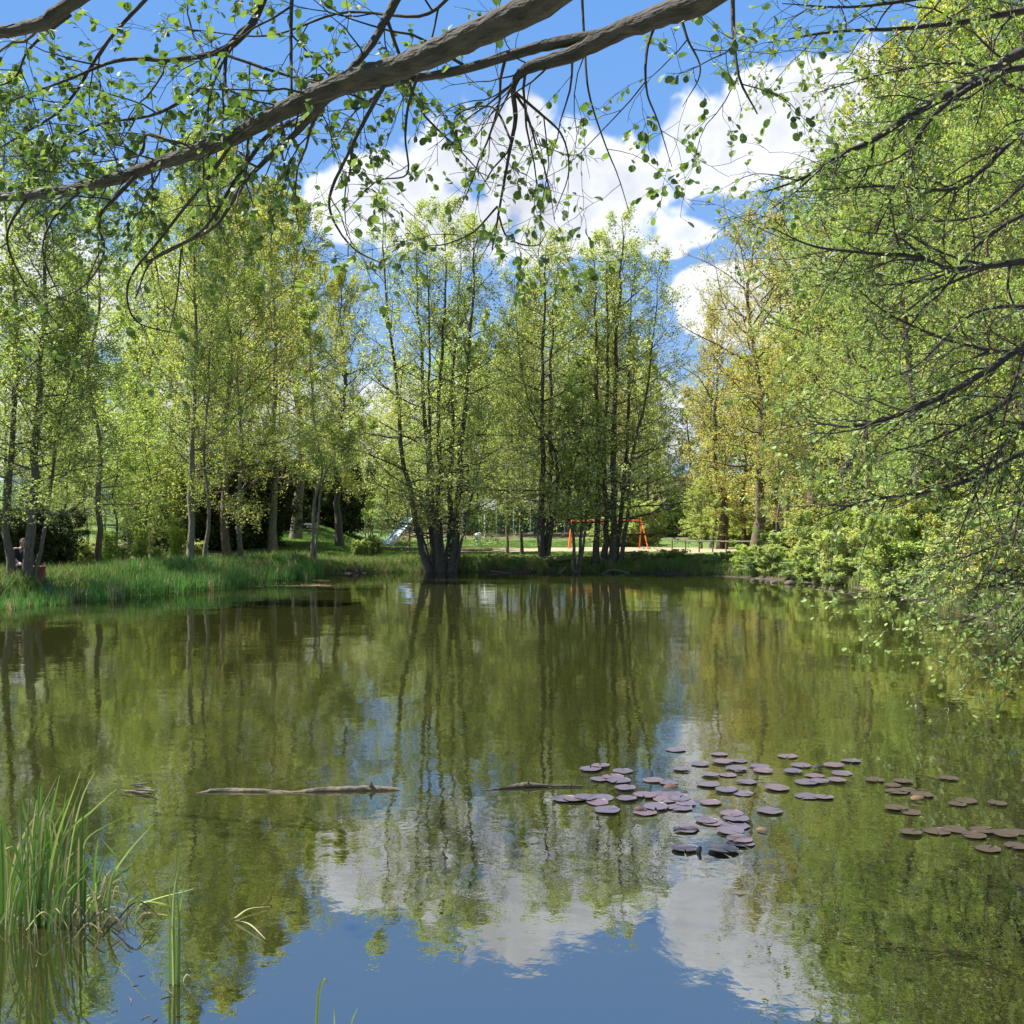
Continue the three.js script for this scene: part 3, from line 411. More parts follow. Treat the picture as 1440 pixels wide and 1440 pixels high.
// ------------------------------------------------------------------ playground
const bar = (a, b, r, sides = 8) => { const A = new THREE.Vector3(...a), B = new THREE.Vector3(...b), d = B.clone().sub(A), g = new THREE.CylinderGeometry(r, r, d.length(), sides); g.applyQuaternion(new THREE.Quaternion().setFromUnitVectors(new THREE.Vector3(0, 1, 0), d.normalize())); const m = A.add(B).multiplyScalar(0.5); g.translate(m.x, m.y, m.z); return g; };
const box = (w, h, d, x = 0, y = 0, z = 0, r = 0.01) => new RoundedBoxGeometry(w, h, d, 2, Math.min(r, w / 3, h / 3, d / 3)).translate(x, y, z);
const onGround = (px, d) => { const x = (px - 720) / F * d; return [x, groundAt(x, -d), -d]; };
{
  const steel = metal(0.5, 0.62, 0.72, 0.28, 0.75), orange = metal(0.75, 0.12, 0.025, 0.5, 0), white = metal(0.7, 0.7, 0.68, 0.5, 0), green = metal(0.06, 0.2, 0.1, 0.6, 0), galv = metal(0.5, 0.52, 0.52, 0.5, 0.4);
  // slide: chute runs down towards the lawn
  const s = thing('slide', 'steel slide with a wooden climbing platform behind the many stemmed alder', 'slide', onGround(568, 66), 0.85);
  const prof = [[-1.35, 0.3], [-1.1, 0.32], [-0.8, 0.5], [0, 1.25], [0.62, 1.83], [0.85, 1.95]], chute = (y0, y1, z0, z1) => { const sh = new THREE.Shape(); prof.forEach(([x, y], i) => i ? sh.lineTo(x, y + y0) : sh.moveTo(x, y + y0)); [...prof].reverse().forEach(([x, y]) => sh.lineTo(x, y + y1)); return new THREE.ExtrudeGeometry(sh, { depth: z1 - z0, bevelEnabled: false }).translate(0, 0, z0); };
  mesh('chute', chute(0, 0.03, -0.34, 0.34), steel, s);
  for (const z of [-0.38, 0.345]) mesh('side_rail', chute(-0.04, 0.17, z, z + 0.035), steel, s);
  for (const [x, z] of [[0.88, -0.5], [0.88, 0.5], [1.9, -0.5], [1.9, 0.5]]) mesh('post', bar([x, -0.3, z], [x, 2.75, z], 0.055), wood, s);
  for (let i = 0; i < 6; i++) mesh('deck_plank', box(0.15, 0.04, 1.1, 0.95 + i * 0.172, 1.93, 0), wood, s);
  for (const z of [-0.5, 0.5]) { mesh('handrail', bar([0.88, 2.62, z], [1.9, 2.62, z], 0.035), orange, s); mesh('handrail', bar([0.88, 2.25, z], [1.9, 2.25, z], 0.03), orange, s); }
  mesh('crossbar', bar([0.88, 2.7, -0.5], [0.88, 2.7, 0.5], 0.035), orange, s);
  for (let i = 0; i < 6; i++) mesh('rung', bar([2.2 - i * 0.05, 0.3 + i * 0.3, -0.4], [2.2 - i * 0.05, 0.3 + i * 0.3, 0.4], 0.022), galv, s);
  for (const z of [-0.4, 0.4]) mesh('ladder_side', bar([2.26, 0, z], [1.92, 1.95, z], 0.03), wood, s);
  mesh('chute_leg', bar([-0.9, -0.2, 0], [-0.9, 0.42, 0], 0.03), galv, s);
  s.scale.setScalar(1.2);
  // log edging of the sand pit
  const lg = new THREE.CylinderGeometry(0.13, 0.13, 1.5, 10).rotateZ(Math.PI / 2);
  for (const [px, d, t] of [[544, 65, 0.3], [562, 63.5, 0.05], [588, 63, -0.05], [612, 63, 0], [652, 63.2, 0.04], [676, 63.6, 0.1]]) { const p = onGround(px, d), m = mesh('edging_log', lg, wood); m.position.set(p[0], p[1] + 0.08, p[2]); m.rotation.y = t; tag(m, 'half buried log edging the playground sand', 'log', 'logs edging the sand'); }
  // swing frame
  const w = thing('swing_frame', 'orange red metal swing frame on the playground sand', 'swing', onGround(853, 70), 0.05), L = 2.45;
  mesh('top_bar', bar([-L, 2.0, 0], [L, 2.0, 0], 0.045), orange, w);
  for (const x of [-L, L]) for (const z of [-0.9, 0.9]) mesh('leg', bar([x + Math.sign(x) * (z < 0 ? 0 : 0.35), -0.2, z], [x, 2.02, z * 0.03], 0.042), orange, w);
  for (const x of [-1.1, 1.1]) { for (const k of [-0.22, 0.22]) mesh('chain', bar([x + k, 0.5, 0], [x + k, 2, 0], 0.008, 5), galv, w); mesh('seat', box(0.5, 0.04, 0.2, x, 0.49, 0), metal(0.02, 0.02, 0.02, 0.8, 0), w); }
  // hoop
  const h = thing('basketball_hoop', 'white basketball post with its backboard before the court fence', 'basketball hoop', onGround(682, 85), 1.15);
  mesh('pole', new THREE.TubeGeometry(new THREE.CatmullRomCurve3([[0, -0.2, 0], [0, 2.3, 0], [0.08, 2.75, 0], [0.38, 2.95, 0]].map((p) => new THREE.Vector3(...p))), 24, 0.075, 8), white, h);
  const bb = mesh('backboard', box(0.05, 0.95, 1.35, 0.5, 2.95, 0), white, h); mesh('board_frame', mergeGeometries([box(0.07, 0.05, 1.4, 0.5, 3.44, 0), box(0.07, 0.05, 1.4, 0.5, 2.46, 0), box(0.07, 0.94, 0.05, 0.5, 2.95, 0.69), box(0.07, 0.94, 0.05, 0.5, 2.95, -0.69)]), galv, bb);
  mesh('rim', new THREE.TorusGeometry(0.22, 0.015, 6, 20).rotateX(Math.PI / 2).translate(0.8, 2.65, 0), orange, h);
  mesh('brace', bar([0.05, 1.7, 0], [0.9, 0, 0.5], 0.03), galv, h);
  // fence round the court
  const f = thing('court_fence', 'green wire mesh fence with white posts round the ball court', 'fence', [0, 0, 0]);
  const net = new THREE.MeshStandardMaterial({ color: C(0.05, 0.2, 0.11), transparent: true, opacity: 0.13, roughness: 0.7, side: THREE.DoubleSide });
  let prev = null; for (let i = 0; i < 8; i++) { const p = onGround(650 + i * 24, 88.5); mesh('post', bar([p[0], p[1] - 0.2, p[2]], [p[0], p[1] + 2.9, p[2]], 0.04), white, f); if (prev) { mesh('top_rail', bar([prev[0] + 0.05, prev[1] + 2.85, prev[2]], [p[0] - 0.05, p[1] + 2.85, p[2]], 0.025), galv, f); const a = p[0] - prev[0] - 0.1, m = mesh('wire_mesh', new THREE.BoxGeometry(a, 2.7, 0.006), net, f); m.position.set((p[0] + prev[0]) / 2, (p[1] + prev[1]) / 2 + 1.45, p[2]); } prev = p; }
  // white play figure
  const q = thing('spring_rocker', 'white round topped play figure on a spring beside the hoop', 'spring rocker', onGround(672, 78), 0);
  mesh('spring', new THREE.TubeGeometry(new THREE.CatmullRomCurve3(Array.from({ length: 33 }, (_, i) => new THREE.Vector3(Math.cos(i * 0.8) * 0.1, i * 0.013 - 0.05, Math.sin(i * 0.8) * 0.1))), 64, 0.018, 5), galv, q);
  mesh('body', new THREE.LatheGeometry([[0.02, 0.36], [0.16, 0.37], [0.2, 0.45], [0.17, 0.6], [0.22, 0.7], [0.31, 0.8], [0.32, 0.92], [0.25, 1.05], [0.12, 1.12], [0.001, 1.13]].map(([x, y]) => new THREE.Vector2(x, y)), 20), white, q);
  mesh('grip', bar([-0.35, 0.66, 0], [0.35, 0.66, 0], 0.025), galv, q);
  // garden bench on the lawn
  const b = thing('lawn_bench', 'grey slatted bench on the lawn beside the thick trunk', 'bench', onGround(431, 62), 0.2);
  for (let i = 0; i < 3; i++) mesh('seat_slat', box(1.1, 0.035, 0.11, 0, 0.45, -0.14 + i * 0.14), galv, b);
  for (let i = 0; i < 2; i++) mesh('back_slat', box(1.1, 0.11, 0.03, 0, 0.62 + i * 0.16, -0.26), galv, b);
  for (const x of [-0.45, 0.45]) { mesh('leg', box(0.05, 0.5, 0.05, x, 0.18, 0.12), galv, b); mesh('leg', box(0.05, 0.85, 0.05, x, 0.36, -0.21), galv, b); }
  // staked young tree
  const st = thing('staked_sapling', 'young sapling held by three pale wooden stakes on the lawn', 'sapling', onGround(519, 74), 0);
  for (const [x, z] of [[-0.25, 0.1], [0.1, -0.2], [0.28, 0.15]]) mesh('stake', bar([x, -0.2, z], [x, 1.75 + x, z], 0.05), BARK.pale, st);
  const sp = makePlant(331, [straight(3.4, 0.035, 0.1, 9)], { ...OPT.shrub, leaves: [0, 2, 3, 5] }, { nb: 12, t0: 0.5, width: (u) => 0.7 - 0.4 * u, rise: [0.4, 1] }); mesh('trunk', sp.wood, BARK.brown, st); mesh('crown', sp.leaf, LEAF.bright, st);
  // rail fence on the fallow slope behind the reeds
  const rf = thing('rail_fence', 'pale two rail wooden fence on the meadow behind the brown alder', 'fence');
  prev = null; for (let i = 0; i < 6; i++) { const p = onGround(120 + i * 28, 62); mesh('post', bar([p[0], p[1] - 0.2, p[2]], [p[0], p[1] + 1.1, p[2]], 0.06), BARK.pale, rf); if (prev) for (const y of [0.45, 0.95]) mesh('rail', bar([prev[0], prev[1] + y, prev[2] + 0.07], [p[0], p[1] + y, p[2] + 0.07], 0.04), BARK.pale, rf); prev = p; }
  // wooden post and rail by the path
  const pr = thing('path_railing', 'low wooden railing along the sandy path below the oaks', 'railing');
  prev = null; for (let i = 0; i < 7; i++) { const p = onGround(945 + i * 19, 62 - i * 0.8); mesh('post', bar([p[0], p[1] - 0.2, p[2]], [p[0], p[1] + 0.75, p[2]], 0.045), wood, pr); if (prev) mesh('rail', bar([prev[0], prev[1] + 0.66, prev[2] + 0.06], [p[0], p[1] + 0.66, p[2] + 0.06], 0.04), BARK.pale, pr); prev = p; }
}
// ------------------------------------------------------------------ house behind the left-hand trees
{
  const plaster = new THREE.MeshStandardMaterial({ color: C(0.7, 0.68, 0.63), map: grainMap, roughness: 0.95 }), tile = metal(0.2, 0.2, 0.21, 0.8, 0), brick = metal(0.45, 0.16, 0.08, 0.9, 0), frame = metal(0.65, 0.65, 0.62, 0.5, 0), glass = new THREE.MeshPhysicalMaterial({ color: C(0.03, 0.04, 0.05), roughness: 0.05, ior: 1.6 });
  const p = onGround(95, 92), h = thing('house', 'white plastered house with grey roof and brick chimney behind the trees', 'house', [p[0], p[1] - 0.6, p[2]], 0.35), W = 9.5, D = 7, E = 5.6;
  mesh('wall', box(W, E, D, 0, E / 2, 0, 0.02), plaster, h);
  const gable = new THREE.Shape([[-D / 2, 0], [D / 2, 0], [0, 3.1]].map((a) => new THREE.Vector2(...a))); for (const x of [-W / 2, W / 2 - 0.3]) mesh('gable', new THREE.ExtrudeGeometry(gable, { depth: 0.3, bevelEnabled: false }).rotateY(Math.PI / 2).translate(x, E + 0.003, 0), plaster, h);
  for (const s of [-1, 1]) mesh('roof', new THREE.BoxGeometry(W + 0.9, 0.18, 5.1).rotateX(s * 0.725).translate(0, E + 1.52, s * 1.92), tile, h);
  mesh('chimney', box(0.8, 3.4, 0.7, 3.1, E + 2.6, -0.4), brick, h);
  for (const [x, y] of [[-3.2, 1.6], [-1, 1.6], [1.2, 1.6], [3.3, 1.6], [-3.2, 4.1], [-1, 4.1], [1.2, 4.1], [3.3, 4.1]]) { const f = mesh('window', box(1.1, 1.3, 0.1, x, y, D / 2 + 0.03), frame, h); for (const k of [-0.25, 0.25]) mesh('pane', box(0.42, 1.1, 0.03, x + k, y, D / 2 + 0.085, 0.004), glass, f); }
  for (const z of [-1.5, 1.5]) { const f = mesh('window', box(0.1, 1.3, 1.1, W / 2 + 0.03, 3.9, z), frame, h); for (const k of [-0.25, 0.25]) mesh('pane', box(0.03, 1.1, 0.42, W / 2 + 0.085, 3.9, z + k, 0.004), glass, f); }
}
// ------------------------------------------------------------------ stones and fallen wood on the far bank
{
  const R = rng(515), rock = new THREE.MeshStandardMaterial({ color: C(0.15, 0.125, 0.09), map: grainMap, bumpMap: grainBump, bumpScale: 0.05, roughness: 0.95 });
  const shapes = [0, 1, 2].map((k) => { const g = new THREE.IcosahedronGeometry(1, 2), a = g.attributes.position; for (let i = 0; i < a.count; i++) { const x = a.getX(i), y = a.getY(i), z = a.getZ(i), s = 0.75 + 0.5 * fbm(x * 1.3 + 9 + k * 4, y * 1.3 + z * 1.7 + 9, 3, 8); a.setXYZ(i, x * s * 1.25, y * s * 0.7, z * s); } g.computeVertexNormals(); return g; });
  for (let i = 0; i < 16; i++) { const px = 392 + i * 6 + R() * 6, d = 44.5 - i * 0.12 + R() * 2, p = onGround(px, d), m = mesh('bank_stone', shapes[i % 3], rock), s = 0.1 + 0.14 * R() ** 2; m.position.set(p[0], p[1] + s * 0.2, p[2]); m.scale.setScalar(s); m.rotation.y = R() * 6; tag(m, 'small pale stone at the water edge beside the dirt path', 'stone', 'stones by the dirt path'); }
  for (let i = 0; i < 16; i++) { const px = 1060 + R() * 150, w = onWater(px, lookup([[1060, 818], [1130, 824], [1210, 836]], px)), m = mesh('bank_stone', shapes[i % 3], rock), s = 0.04 + 0.1 * R() ** 3, x = w[0], z = w[2] - 0.15 - R() * 0.3; m.position.set(x, Math.max(0, groundAt(x, z)) + s * 0.2, z); m.scale.setScalar(s); m.rotation.y = R() * 6; tag(m, 'small stone at the water edge below the wooded slope', 'stone', 'stones below the slope'); }
  const stick = (label, pts, r, seed) => { const B = new Build(seed), c = new THREE.CatmullRomCurve3(pts.map((p) => new THREE.Vector3(...p))).getPoints(20).map((p) => [p.x, p.y, p.z]); tube(B, c, c.map((_, i) => r * (1 - 0.75 * i / 20)), 6, 0.3); grow(B, c, c.map(() => r * 0.6), c.map((p, i) => nrm(mad(c[Math.min(20, i + 1)], c[Math.max(0, i - 1)], -1))), 1, 1, { ...OPT.alder, kids: [0, 4, 2], ratio: [0, 0.5, 0.5], last: 2, leaves: [0, 0, 0, 0], minR: 0.004 }); return tag(mesh('fallen_branch', B.woodGeo(), BARK.pale), label, 'branch'); };
  stick('bare pale branch lying in the water before the five stemmed alder', [at(884, 806, 41.8), at(862, 801, 41.6), at(848, 806, 41.5), at(830, 808, 41.4)], 0.035, 61);
  stick('bare twiggy branch lying at the water edge beside the crooked alder', [at(795, 798, 42.3), at(785, 806, 41.9), at(768, 808, 41.7)], 0.03, 62);
  stick('long pale stick lying along the bank between the alder stems', [at(690, 803, 42.2), at(720, 806, 42), at(760, 806, 41.9)], 0.03, 63);
  stick('bare branch sticking out over the water from the slope', [at(1235, 830, 28), at(1205, 834, 27.4), at(1180, 836, 27)], 0.04, 64);
}
// ------------------------------------------------------------------ grass and reeds (far too many to count)
function bladeGeo(n, h, spread, w, bend, seed, lean = 0) {
  const R = rng(seed), pos = [], idx = [];
  for (let i = 0; i < n; i++) { const a = R() * 6.28, rr = spread * Math.sqrt(R()), x = Math.cos(a) * rr, z = Math.sin(a) * rr, H = h * (0.55 + 0.45 * R()), b = bend * (0.3 + R()), t = R() * 6.28, dx = Math.cos(t) * b + lean, dz = Math.sin(t) * b, o = R() * 3.14, wx = Math.cos(o) * w / 2, wz = Math.sin(o) * w / 2, v = pos.length / 3;
    pos.push(x - wx, 0, z - wz, x + wx, 0, z + wz, x + dx * 0.3 - wx * 0.9, H * 0.55, z + dz * 0.3 - wz * 0.9, x + dx * 0.3 + wx * 0.9, H * 0.55, z + dz * 0.3 + wz * 0.9, x + dx, H, z + dz); idx.push(v, v + 1, v + 2, v + 1, v + 3, v + 2, v + 2, v + 3, v + 4); }
  const g = new THREE.BufferGeometry(); g.setAttribute('position', new THREE.Float32BufferAttribute(pos, 3)); g.setIndex(idx); return g;
}
function scatter(name, label, geo, mat, spots) {
  const m = new THREE.InstancedMesh(geo, mat, spots.length), M = new THREE.Matrix4(), q = new THREE.Quaternion(), Y = new THREE.Vector3(0, 1, 0);
  spots.forEach(([x, y, z, s, t, c], i) => { m.setMatrixAt(i, M.compose(new THREE.Vector3(x, y, z), q.setFromAxisAngle(Y, t), new THREE.Vector3(s, s, s))); m.setColorAt(i, C(...c)); });
  m.name = name; return tag(m, label, null, null, 'stuff');
}
{
  const R = rng(808), grassM = new THREE.MeshPhysicalMaterial({ color: C(1, 1, 1), roughness: 1, transmission: 0.35, thickness: 0, side: THREE.DoubleSide, ior: 1.35 });
  const tuft = bladeGeo(14, 0.22, 0.16, 0.016, 0.1, 3), tall = bladeGeo(12, 0.45, 0.16, 0.018, 0.2, 4), reed = bladeGeo(16, 0.95, 0.2, 0.026, 0.22, 5), low = bladeGeo(16, 0.1, 0.22, 0.016, 0.06, 6);
  const lawn = [], bank = [], beds = [];
  for (let i = 0; i < 90000 && lawn.length < 16000; i++) { const d = 43.5 + 40 * R(), px = 370 + R() * 560, x = (px - 720) / F * d, z = -d; if (sandPatch(x, z) > 0.05) continue; const s = outside(x, z); if (s < 0.6) continue; const k = 0.8 + 0.5 * R(), y = R(); lawn.push([x, groundAt(x, z, s) - 0.01, z, 0.7 + R() * 0.6, R() * 6.28, [0.10 * k + 0.03 * y, 0.2 * k, 0.026 * k]]); }
  for (let i = 0; i < 200000 && bank.length < 20000; i++) { const x = -17 + R() * 36, z = -16 - R() * 33, s = outside(x, z); if (s < 0.12 || s > 4 * R() + 0.4) continue; const az = x / -z;  const k = 0.7 + 0.6 * R(), dry = R() < 0.22; bank.push([x, groundAt(x, z, s) - 0.02, z, (0.5 + R() * 0.7) * (az < -0.2 ? 1.1 : 0.8), R() * 6.28, dry ? [0.28 * k, 0.23 * k, 0.1 * k] : [0.115 * k, 0.195 * k, 0.03 * k]]); }
  for (let i = 0; i < 200000 && beds.length < 3600; i++) { const x = -17 + R() * 11, z = -17 - R() * 25, s = outside(x, z), az = x / -z; if (s < -1.5 || s > 1.3 || az > -0.19) continue; const gap = vnoise(x * 0.9, z * 0.9, 12); if (z < -35.2 && gap < 0.45) continue; if (R() < 0.25 + 0.5 * smooth(-0.6, -1.5, s)) continue; const k = 0.7 + 0.6 * R(), dry = R() < 0.1; beds.push([x, Math.max(-0.12, groundAt(x, z, s) - 0.03), z, (0.55 + 0.5 * R()) * lookup([[-0.52, 0.5], [-0.44, 0.58], [-0.38, 0.85], [-0.2, 0.9]], az), R() * 6.28, dry ? [0.34 * k, 0.29 * k, 0.14 * k] : [0.085 * k, 0.2 * k, 0.03 * k]]); }
  scatter('lawn_grass', 'short green grass of the lawn before the playground', low, grassM, lawn);
  scatter('bank_grass', 'rough green and straw coloured grass along the banks', tall, grassM, bank);
  scatter('reed_bed', 'dense bed of upright green sword leaved reeds along the bank', reed, grassM, beds);
  // floating plant scum before the reeds
  const scum = []; for (let i = 0; i < 6000 && scum.length < 900; i++) { const px = 340 + R() * 125, py = 813 + R() * 12, w = onWater(px, py); if (outside(w[0], w[2]) > -0.1 || fbm(w[0] * 0.8, w[2] * 1.6, 3, 44) < 0.52) continue; scum.push([w[0], 0.004, w[2], 0.3 + R() * 0.6, R() * 6.28, [0.12 + 0.1 * R(), 0.12, 0.05]]); }
  scatter('floating_weed', 'brown weed floating on the water before the reed bed', new THREE.CircleGeometry(0.07, 6).rotateX(-Math.PI / 2), new THREE.MeshStandardMaterial({ roughness: 0.9 }), scum);
}
// ------------------------------------------------------------------ the person fishing from the reedy bank
{
  const J = { pelvis: [0, 0.42, 0], chest: [0.02, 0.82, 0.06], neck: [0.02, 1.0, 0.09], head: [0.02, 1.14, 0.13], shL: [0.19, 0.92, 0.06], shR: [-0.17, 0.92, 0.06], elL: [0.25, 0.68, 0.18], elR: [-0.23, 0.68, 0.2], haL: [0.1, 0.56, 0.4], haR: [-0.08, 0.56, 0.42], hipL: [0.1, 0.42, 0.02], hipR: [-0.1, 0.42, 0.02], knL: [0.14, 0.5, 0.44], knR: [-0.14, 0.5, 0.44], anL: [0.14, 0.08, 0.5], anR: [-0.14, 0.08, 0.48], toL: [0.16, 0.04, 0.66], toR: [-0.16, 0.04, 0.64] };
  const bones = [['pelvis', 'chest', 0.15, 0.16], ['chest', 'neck', 0.14, 0.06], ['neck', 'head', 0.055, 0.06], ['shL', 'shR', 0.08, 0.08], ['shL', 'elL', 0.07, 0.055], ['shR', 'elR', 0.07, 0.055], ['elL', 'haL', 0.05, 0.035], ['elR', 'haR', 0.05, 0.035], ['hipL', 'knL', 0.095, 0.07], ['hipR', 'knR', 0.095, 0.07], ['knL', 'anL', 0.065, 0.045], ['knR', 'anR', 0.065, 0.045], ['anL', 'toL', 0.05, 0.038], ['anR', 'toR', 0.05, 0.038]];
  const sd = (p) => { let d = Math.hypot((p[0] - J.head[0]) / 0.85, (p[1] - J.head[1] - 0.01), p[2] - J.head[2]) - 0.112; d = Math.min(d, Math.hypot(p[0] - 0.02, p[1] - 1.13, p[2] - 0.25) - 0.016);
    for (const [a, b, r1, r2] of bones) { const A = J[a], Bb = J[b], e = mad(Bb, A, -1), w = mad(p, A, -1), t = clamp((e[0] * w[0] + e[1] * w[1] + e[2] * w[2]) / (e[0] ** 2 + e[1] ** 2 + e[2] ** 2)), q = Math.hypot(w[0] - e[0] * t, w[1] - e[1] * t, w[2] - e[2] * t) - lerp(r1, r2, t), k = 0.05, h = clamp(0.5 + 0.5 * (q - d) / k); d = lerp(q, d, h) - k * h * (1 - h); } return d; };
  const N = 72, half = 0.72, mc = new MarchingCubes(N, new THREE.MeshStandardMaterial(), false, false, 120000); mc.isolation = 0;
  for (let k = 0; k < N; k++) for (let j = 0; j < N; j++) for (let i = 0; i < N; i++) mc.field[i + j * N + k * N * N] = -sd([(i - N / 2) / (N / 2) * half, (j - N / 2) / (N / 2) * half + 0.62, (k - N / 2) / (N / 2) * half + 0.15]);
  mc.update();
  const n = mc.count, p = mc.positionArray.slice(0, n * 3), nn = mc.normalArray.slice(0, n * 3), col = new Float32Array(n * 3);
  for (let i = 0; i < n; i++) { const x = p[i * 3] *= half, y = p[i * 3 + 1] = p[i * 3 + 1] * half + 0.62, z = p[i * 3 + 2] = p[i * 3 + 2] * half + 0.15; const skin = y > 1.0 || (z > 0.34 && y > 0.53 && y < 0.62 && Math.abs(x) < 0.13), hair = y > 1.1 && z < 0.2 || y > 1.19 || (y > 1.04 && z < 0.1); col.set(hair ? [0.03, 0.02, 0.015] : skin ? [0.45, 0.27, 0.2] : y < 0.1 ? [0.04, 0.035, 0.03] : z > 0.12 && y < 0.6 || y < 0.4 ? [0.025, 0.027, 0.035] : [0.014, 0.016, 0.03], i * 3); }
  const g = new THREE.BufferGeometry(); g.setAttribute('position', new THREE.BufferAttribute(p, 3)); g.setAttribute('normal', new THREE.BufferAttribute(nn, 3)); g.setAttribute('color', new THREE.BufferAttribute(col, 3));
  const q = onGround(31, 27.2), o = mesh('person', g, new THREE.MeshStandardMaterial({ vertexColors: true, roughness: 0.9 })); o.position.set(q[0], q[1] - 0.02, q[2]); o.rotation.y = 0.6; tag(o, 'person in a navy jacket sitting between the bank alders, facing the water', 'person');
  const st = thing('camp_stool', 'small dark folding stool under the seated person', 'stool', [q[0], q[1], q[2]], 0.6), dk = metal(0.03, 0.035, 0.03, 0.8, 0);
  mesh('seat', box(0.36, 0.02, 0.3, 0, 0.262, -0.02), dk, st); for (const z of [-0.14, 0.1]) for (const s of [-1, 1]) mesh('leg', bar([s * 0.16, -0.06, z], [-s * 0.16, 0.25, z + 0.012 * s], 0.012), dk, st);
  const pk = onGround(55, 26.3), bp = thing('backpack', 'rust red backpack leaning beside the forked alder', 'backpack', [pk[0], pk[1] + 0.02, pk[2]], 0.3), red = metal(0.2, 0.055, 0.03, 0.9, 0);
  mesh('body', box(0.32, 0.48, 0.2, 0, 0.24, 0, 0.07), red, bp); mesh('pocket', box(0.24, 0.2, 0.08, 0, 0.16, 0.12, 0.03), red, bp); mesh('lid', box(0.33, 0.1, 0.22, 0, 0.49, 0, 0.04), red, bp);
  const bk = onGround(68, 25.9), bu = thing('bucket', 'bright blue bucket at the reeds beside the forked alder', 'bucket', [bk[0], bk[1] + 0.02, bk[2]], 0), blue = metal(0.02, 0.2, 0.55, 0.5, 0);
  mesh('body', new THREE.LatheGeometry([[0.001, 0], [0.1, 0], [0.13, 0.24], [0.14, 0.24], [0.14, 0.25], [0.12, 0.25], [0.09, 0.02], [0.001, 0.02]].map(([x, y]) => new THREE.Vector2(x, y)), 20), blue, bu); mesh('handle', new THREE.TorusGeometry(0.13, 0.005, 5, 16, Math.PI).translate(0, 0.24, 0), blue, bu);
}

// ------------------------------------------------------------------ near trees: boughs hanging over the water
const leafShapes = [0, 1, 2].map((k) => { const b = 0.05 + 0.05 * k, w = [1, 0.88, 1.1][k], mid = [[0.16, 0], [0.58, -b], [0.98, -b * (k + 1)]], e = [[0.34, 0.24], [0.62, 0.37], [0.9, 0.27]], pos = [], y = (u) => -b * (k + 1) * u * u;
  for (const [z] of [[0], ...mid.map((m) => [m[0]])]) pos.push(0, y(z), z); for (const s of [1, -1]) for (const [z, x] of e) pos.push(s * x * w, y(z) + 0.22 * x, z); pos.push(0.02, 0, 0);
  const g = new THREE.BufferGeometry(); g.setAttribute('position', new THREE.Float32BufferAttribute(pos, 3)); g.setIndex([0, 1, 10, 1, 4, 2, 4, 5, 2, 5, 6, 2, 6, 3, 2, 1, 2, 7, 7, 2, 8, 8, 2, 9, 9, 2, 3]); return g; });
const nearM = [[0.085, 0.15, 0.018], [0.055, 0.105, 0.015], [0.155, 0.235, 0.03]].map(([r, g, b]) => new THREE.MeshPhysicalMaterial({ color: C(r, g, b), roughness: 1, clearcoat: 0.25, clearcoatRoughness: 0.4, transmission: 0.5, thickness: 0, side: THREE.DoubleSide, ior: 1.4 }));
const NEAR = { near: true, perM: true, seg: [0, 8, 6, 4], wob: [0, 0.55, 0.6, 0.6], trop: [0, -0.3, -0.15, 0.1], kids: [3.2, 6, 8], ang: [0.9, 0.85, 0.8], abs: [0.85, 0.36, 0.15], ratio: [], sides: [9, 5, 4, 3], drawTo: 3, last: 3, leaves: [0, 0, 5, 34], leafFrom: 0.1, leaf: 0.052, minR: 0.0013, scatter: 0 };
function limb(B, pts, r0, r1, o, sides = 9, fill = true, from = 0.1) {
  const c = new THREE.CatmullRomCurve3(pts.map((p) => new THREE.Vector3(...p)), false, 'centripetal'), n = Math.max(10, pts.length * 5), P = c.getPoints(n).map((p) => [p.x + (B.R() - 0.5) * r1 * 0.45, p.y + (B.R() - 0.5) * r1 * 0.45, p.z + (B.R() - 0.5) * r1 * 0.45]), rad = P.map((_, i) => lerp(r0, r1, i / n) * (1 + 0.1 * (B.R() - 0.5)));
  tube(B, P, rad, sides, 0.16);
  if (fill) grow(B, P, rad, P.map((p, i) => nrm(mad(P[Math.min(n, i + 1)], P[Math.max(0, i - 1)], -1))), c.getLength(), 0, o, from, 1);
  return P;
}
const px3 = (list) => list.map(([x, y, d]) => at(x, y, d));
const leafMatrix = (l) => new THREE.Matrix4().makeBasis(new THREE.Vector3(...l.x).multiplyScalar(l.s), new THREE.Vector3(...l.y).multiplyScalar(l.s), new THREE.Vector3(...l.d).multiplyScalar(l.s)).setPosition(...l.p);
function dress(g, B, single, mats = nearM) {                     // the largest leaves as meshes of their own, the rest joined
  const size = (l) => { const dz = -l.p[2]; if (dz < 0.5 || Math.abs(l.p[0]) > dz * 0.53 || Math.abs(l.p[1] - EYE - dz * 0.018) > dz * 0.53) return 0; return l.s / dz; };
  const list = B.near.map((l) => [size(l), l]).sort((a, b) => b[0] - a[0]).map((e) => e[1]);
  list.slice(0, single).forEach((l, i) => { const m = mesh('leaf', leafShapes[l.k], mats[(i * 7) % 3], g); m.applyMatrix4(leafMatrix(l)); });
  for (let k = 0; k < 3; k++) { const G = list.slice(single).filter((l, i) => (i % 3) === k).map((l) => leafShapes[l.k].clone().applyMatrix4(leafMatrix(l))); if (G.length) { const m = mesh('foliage', mergeGeometries(G), mats[k], g); m.userData.kind = 'stuff'; } }
}
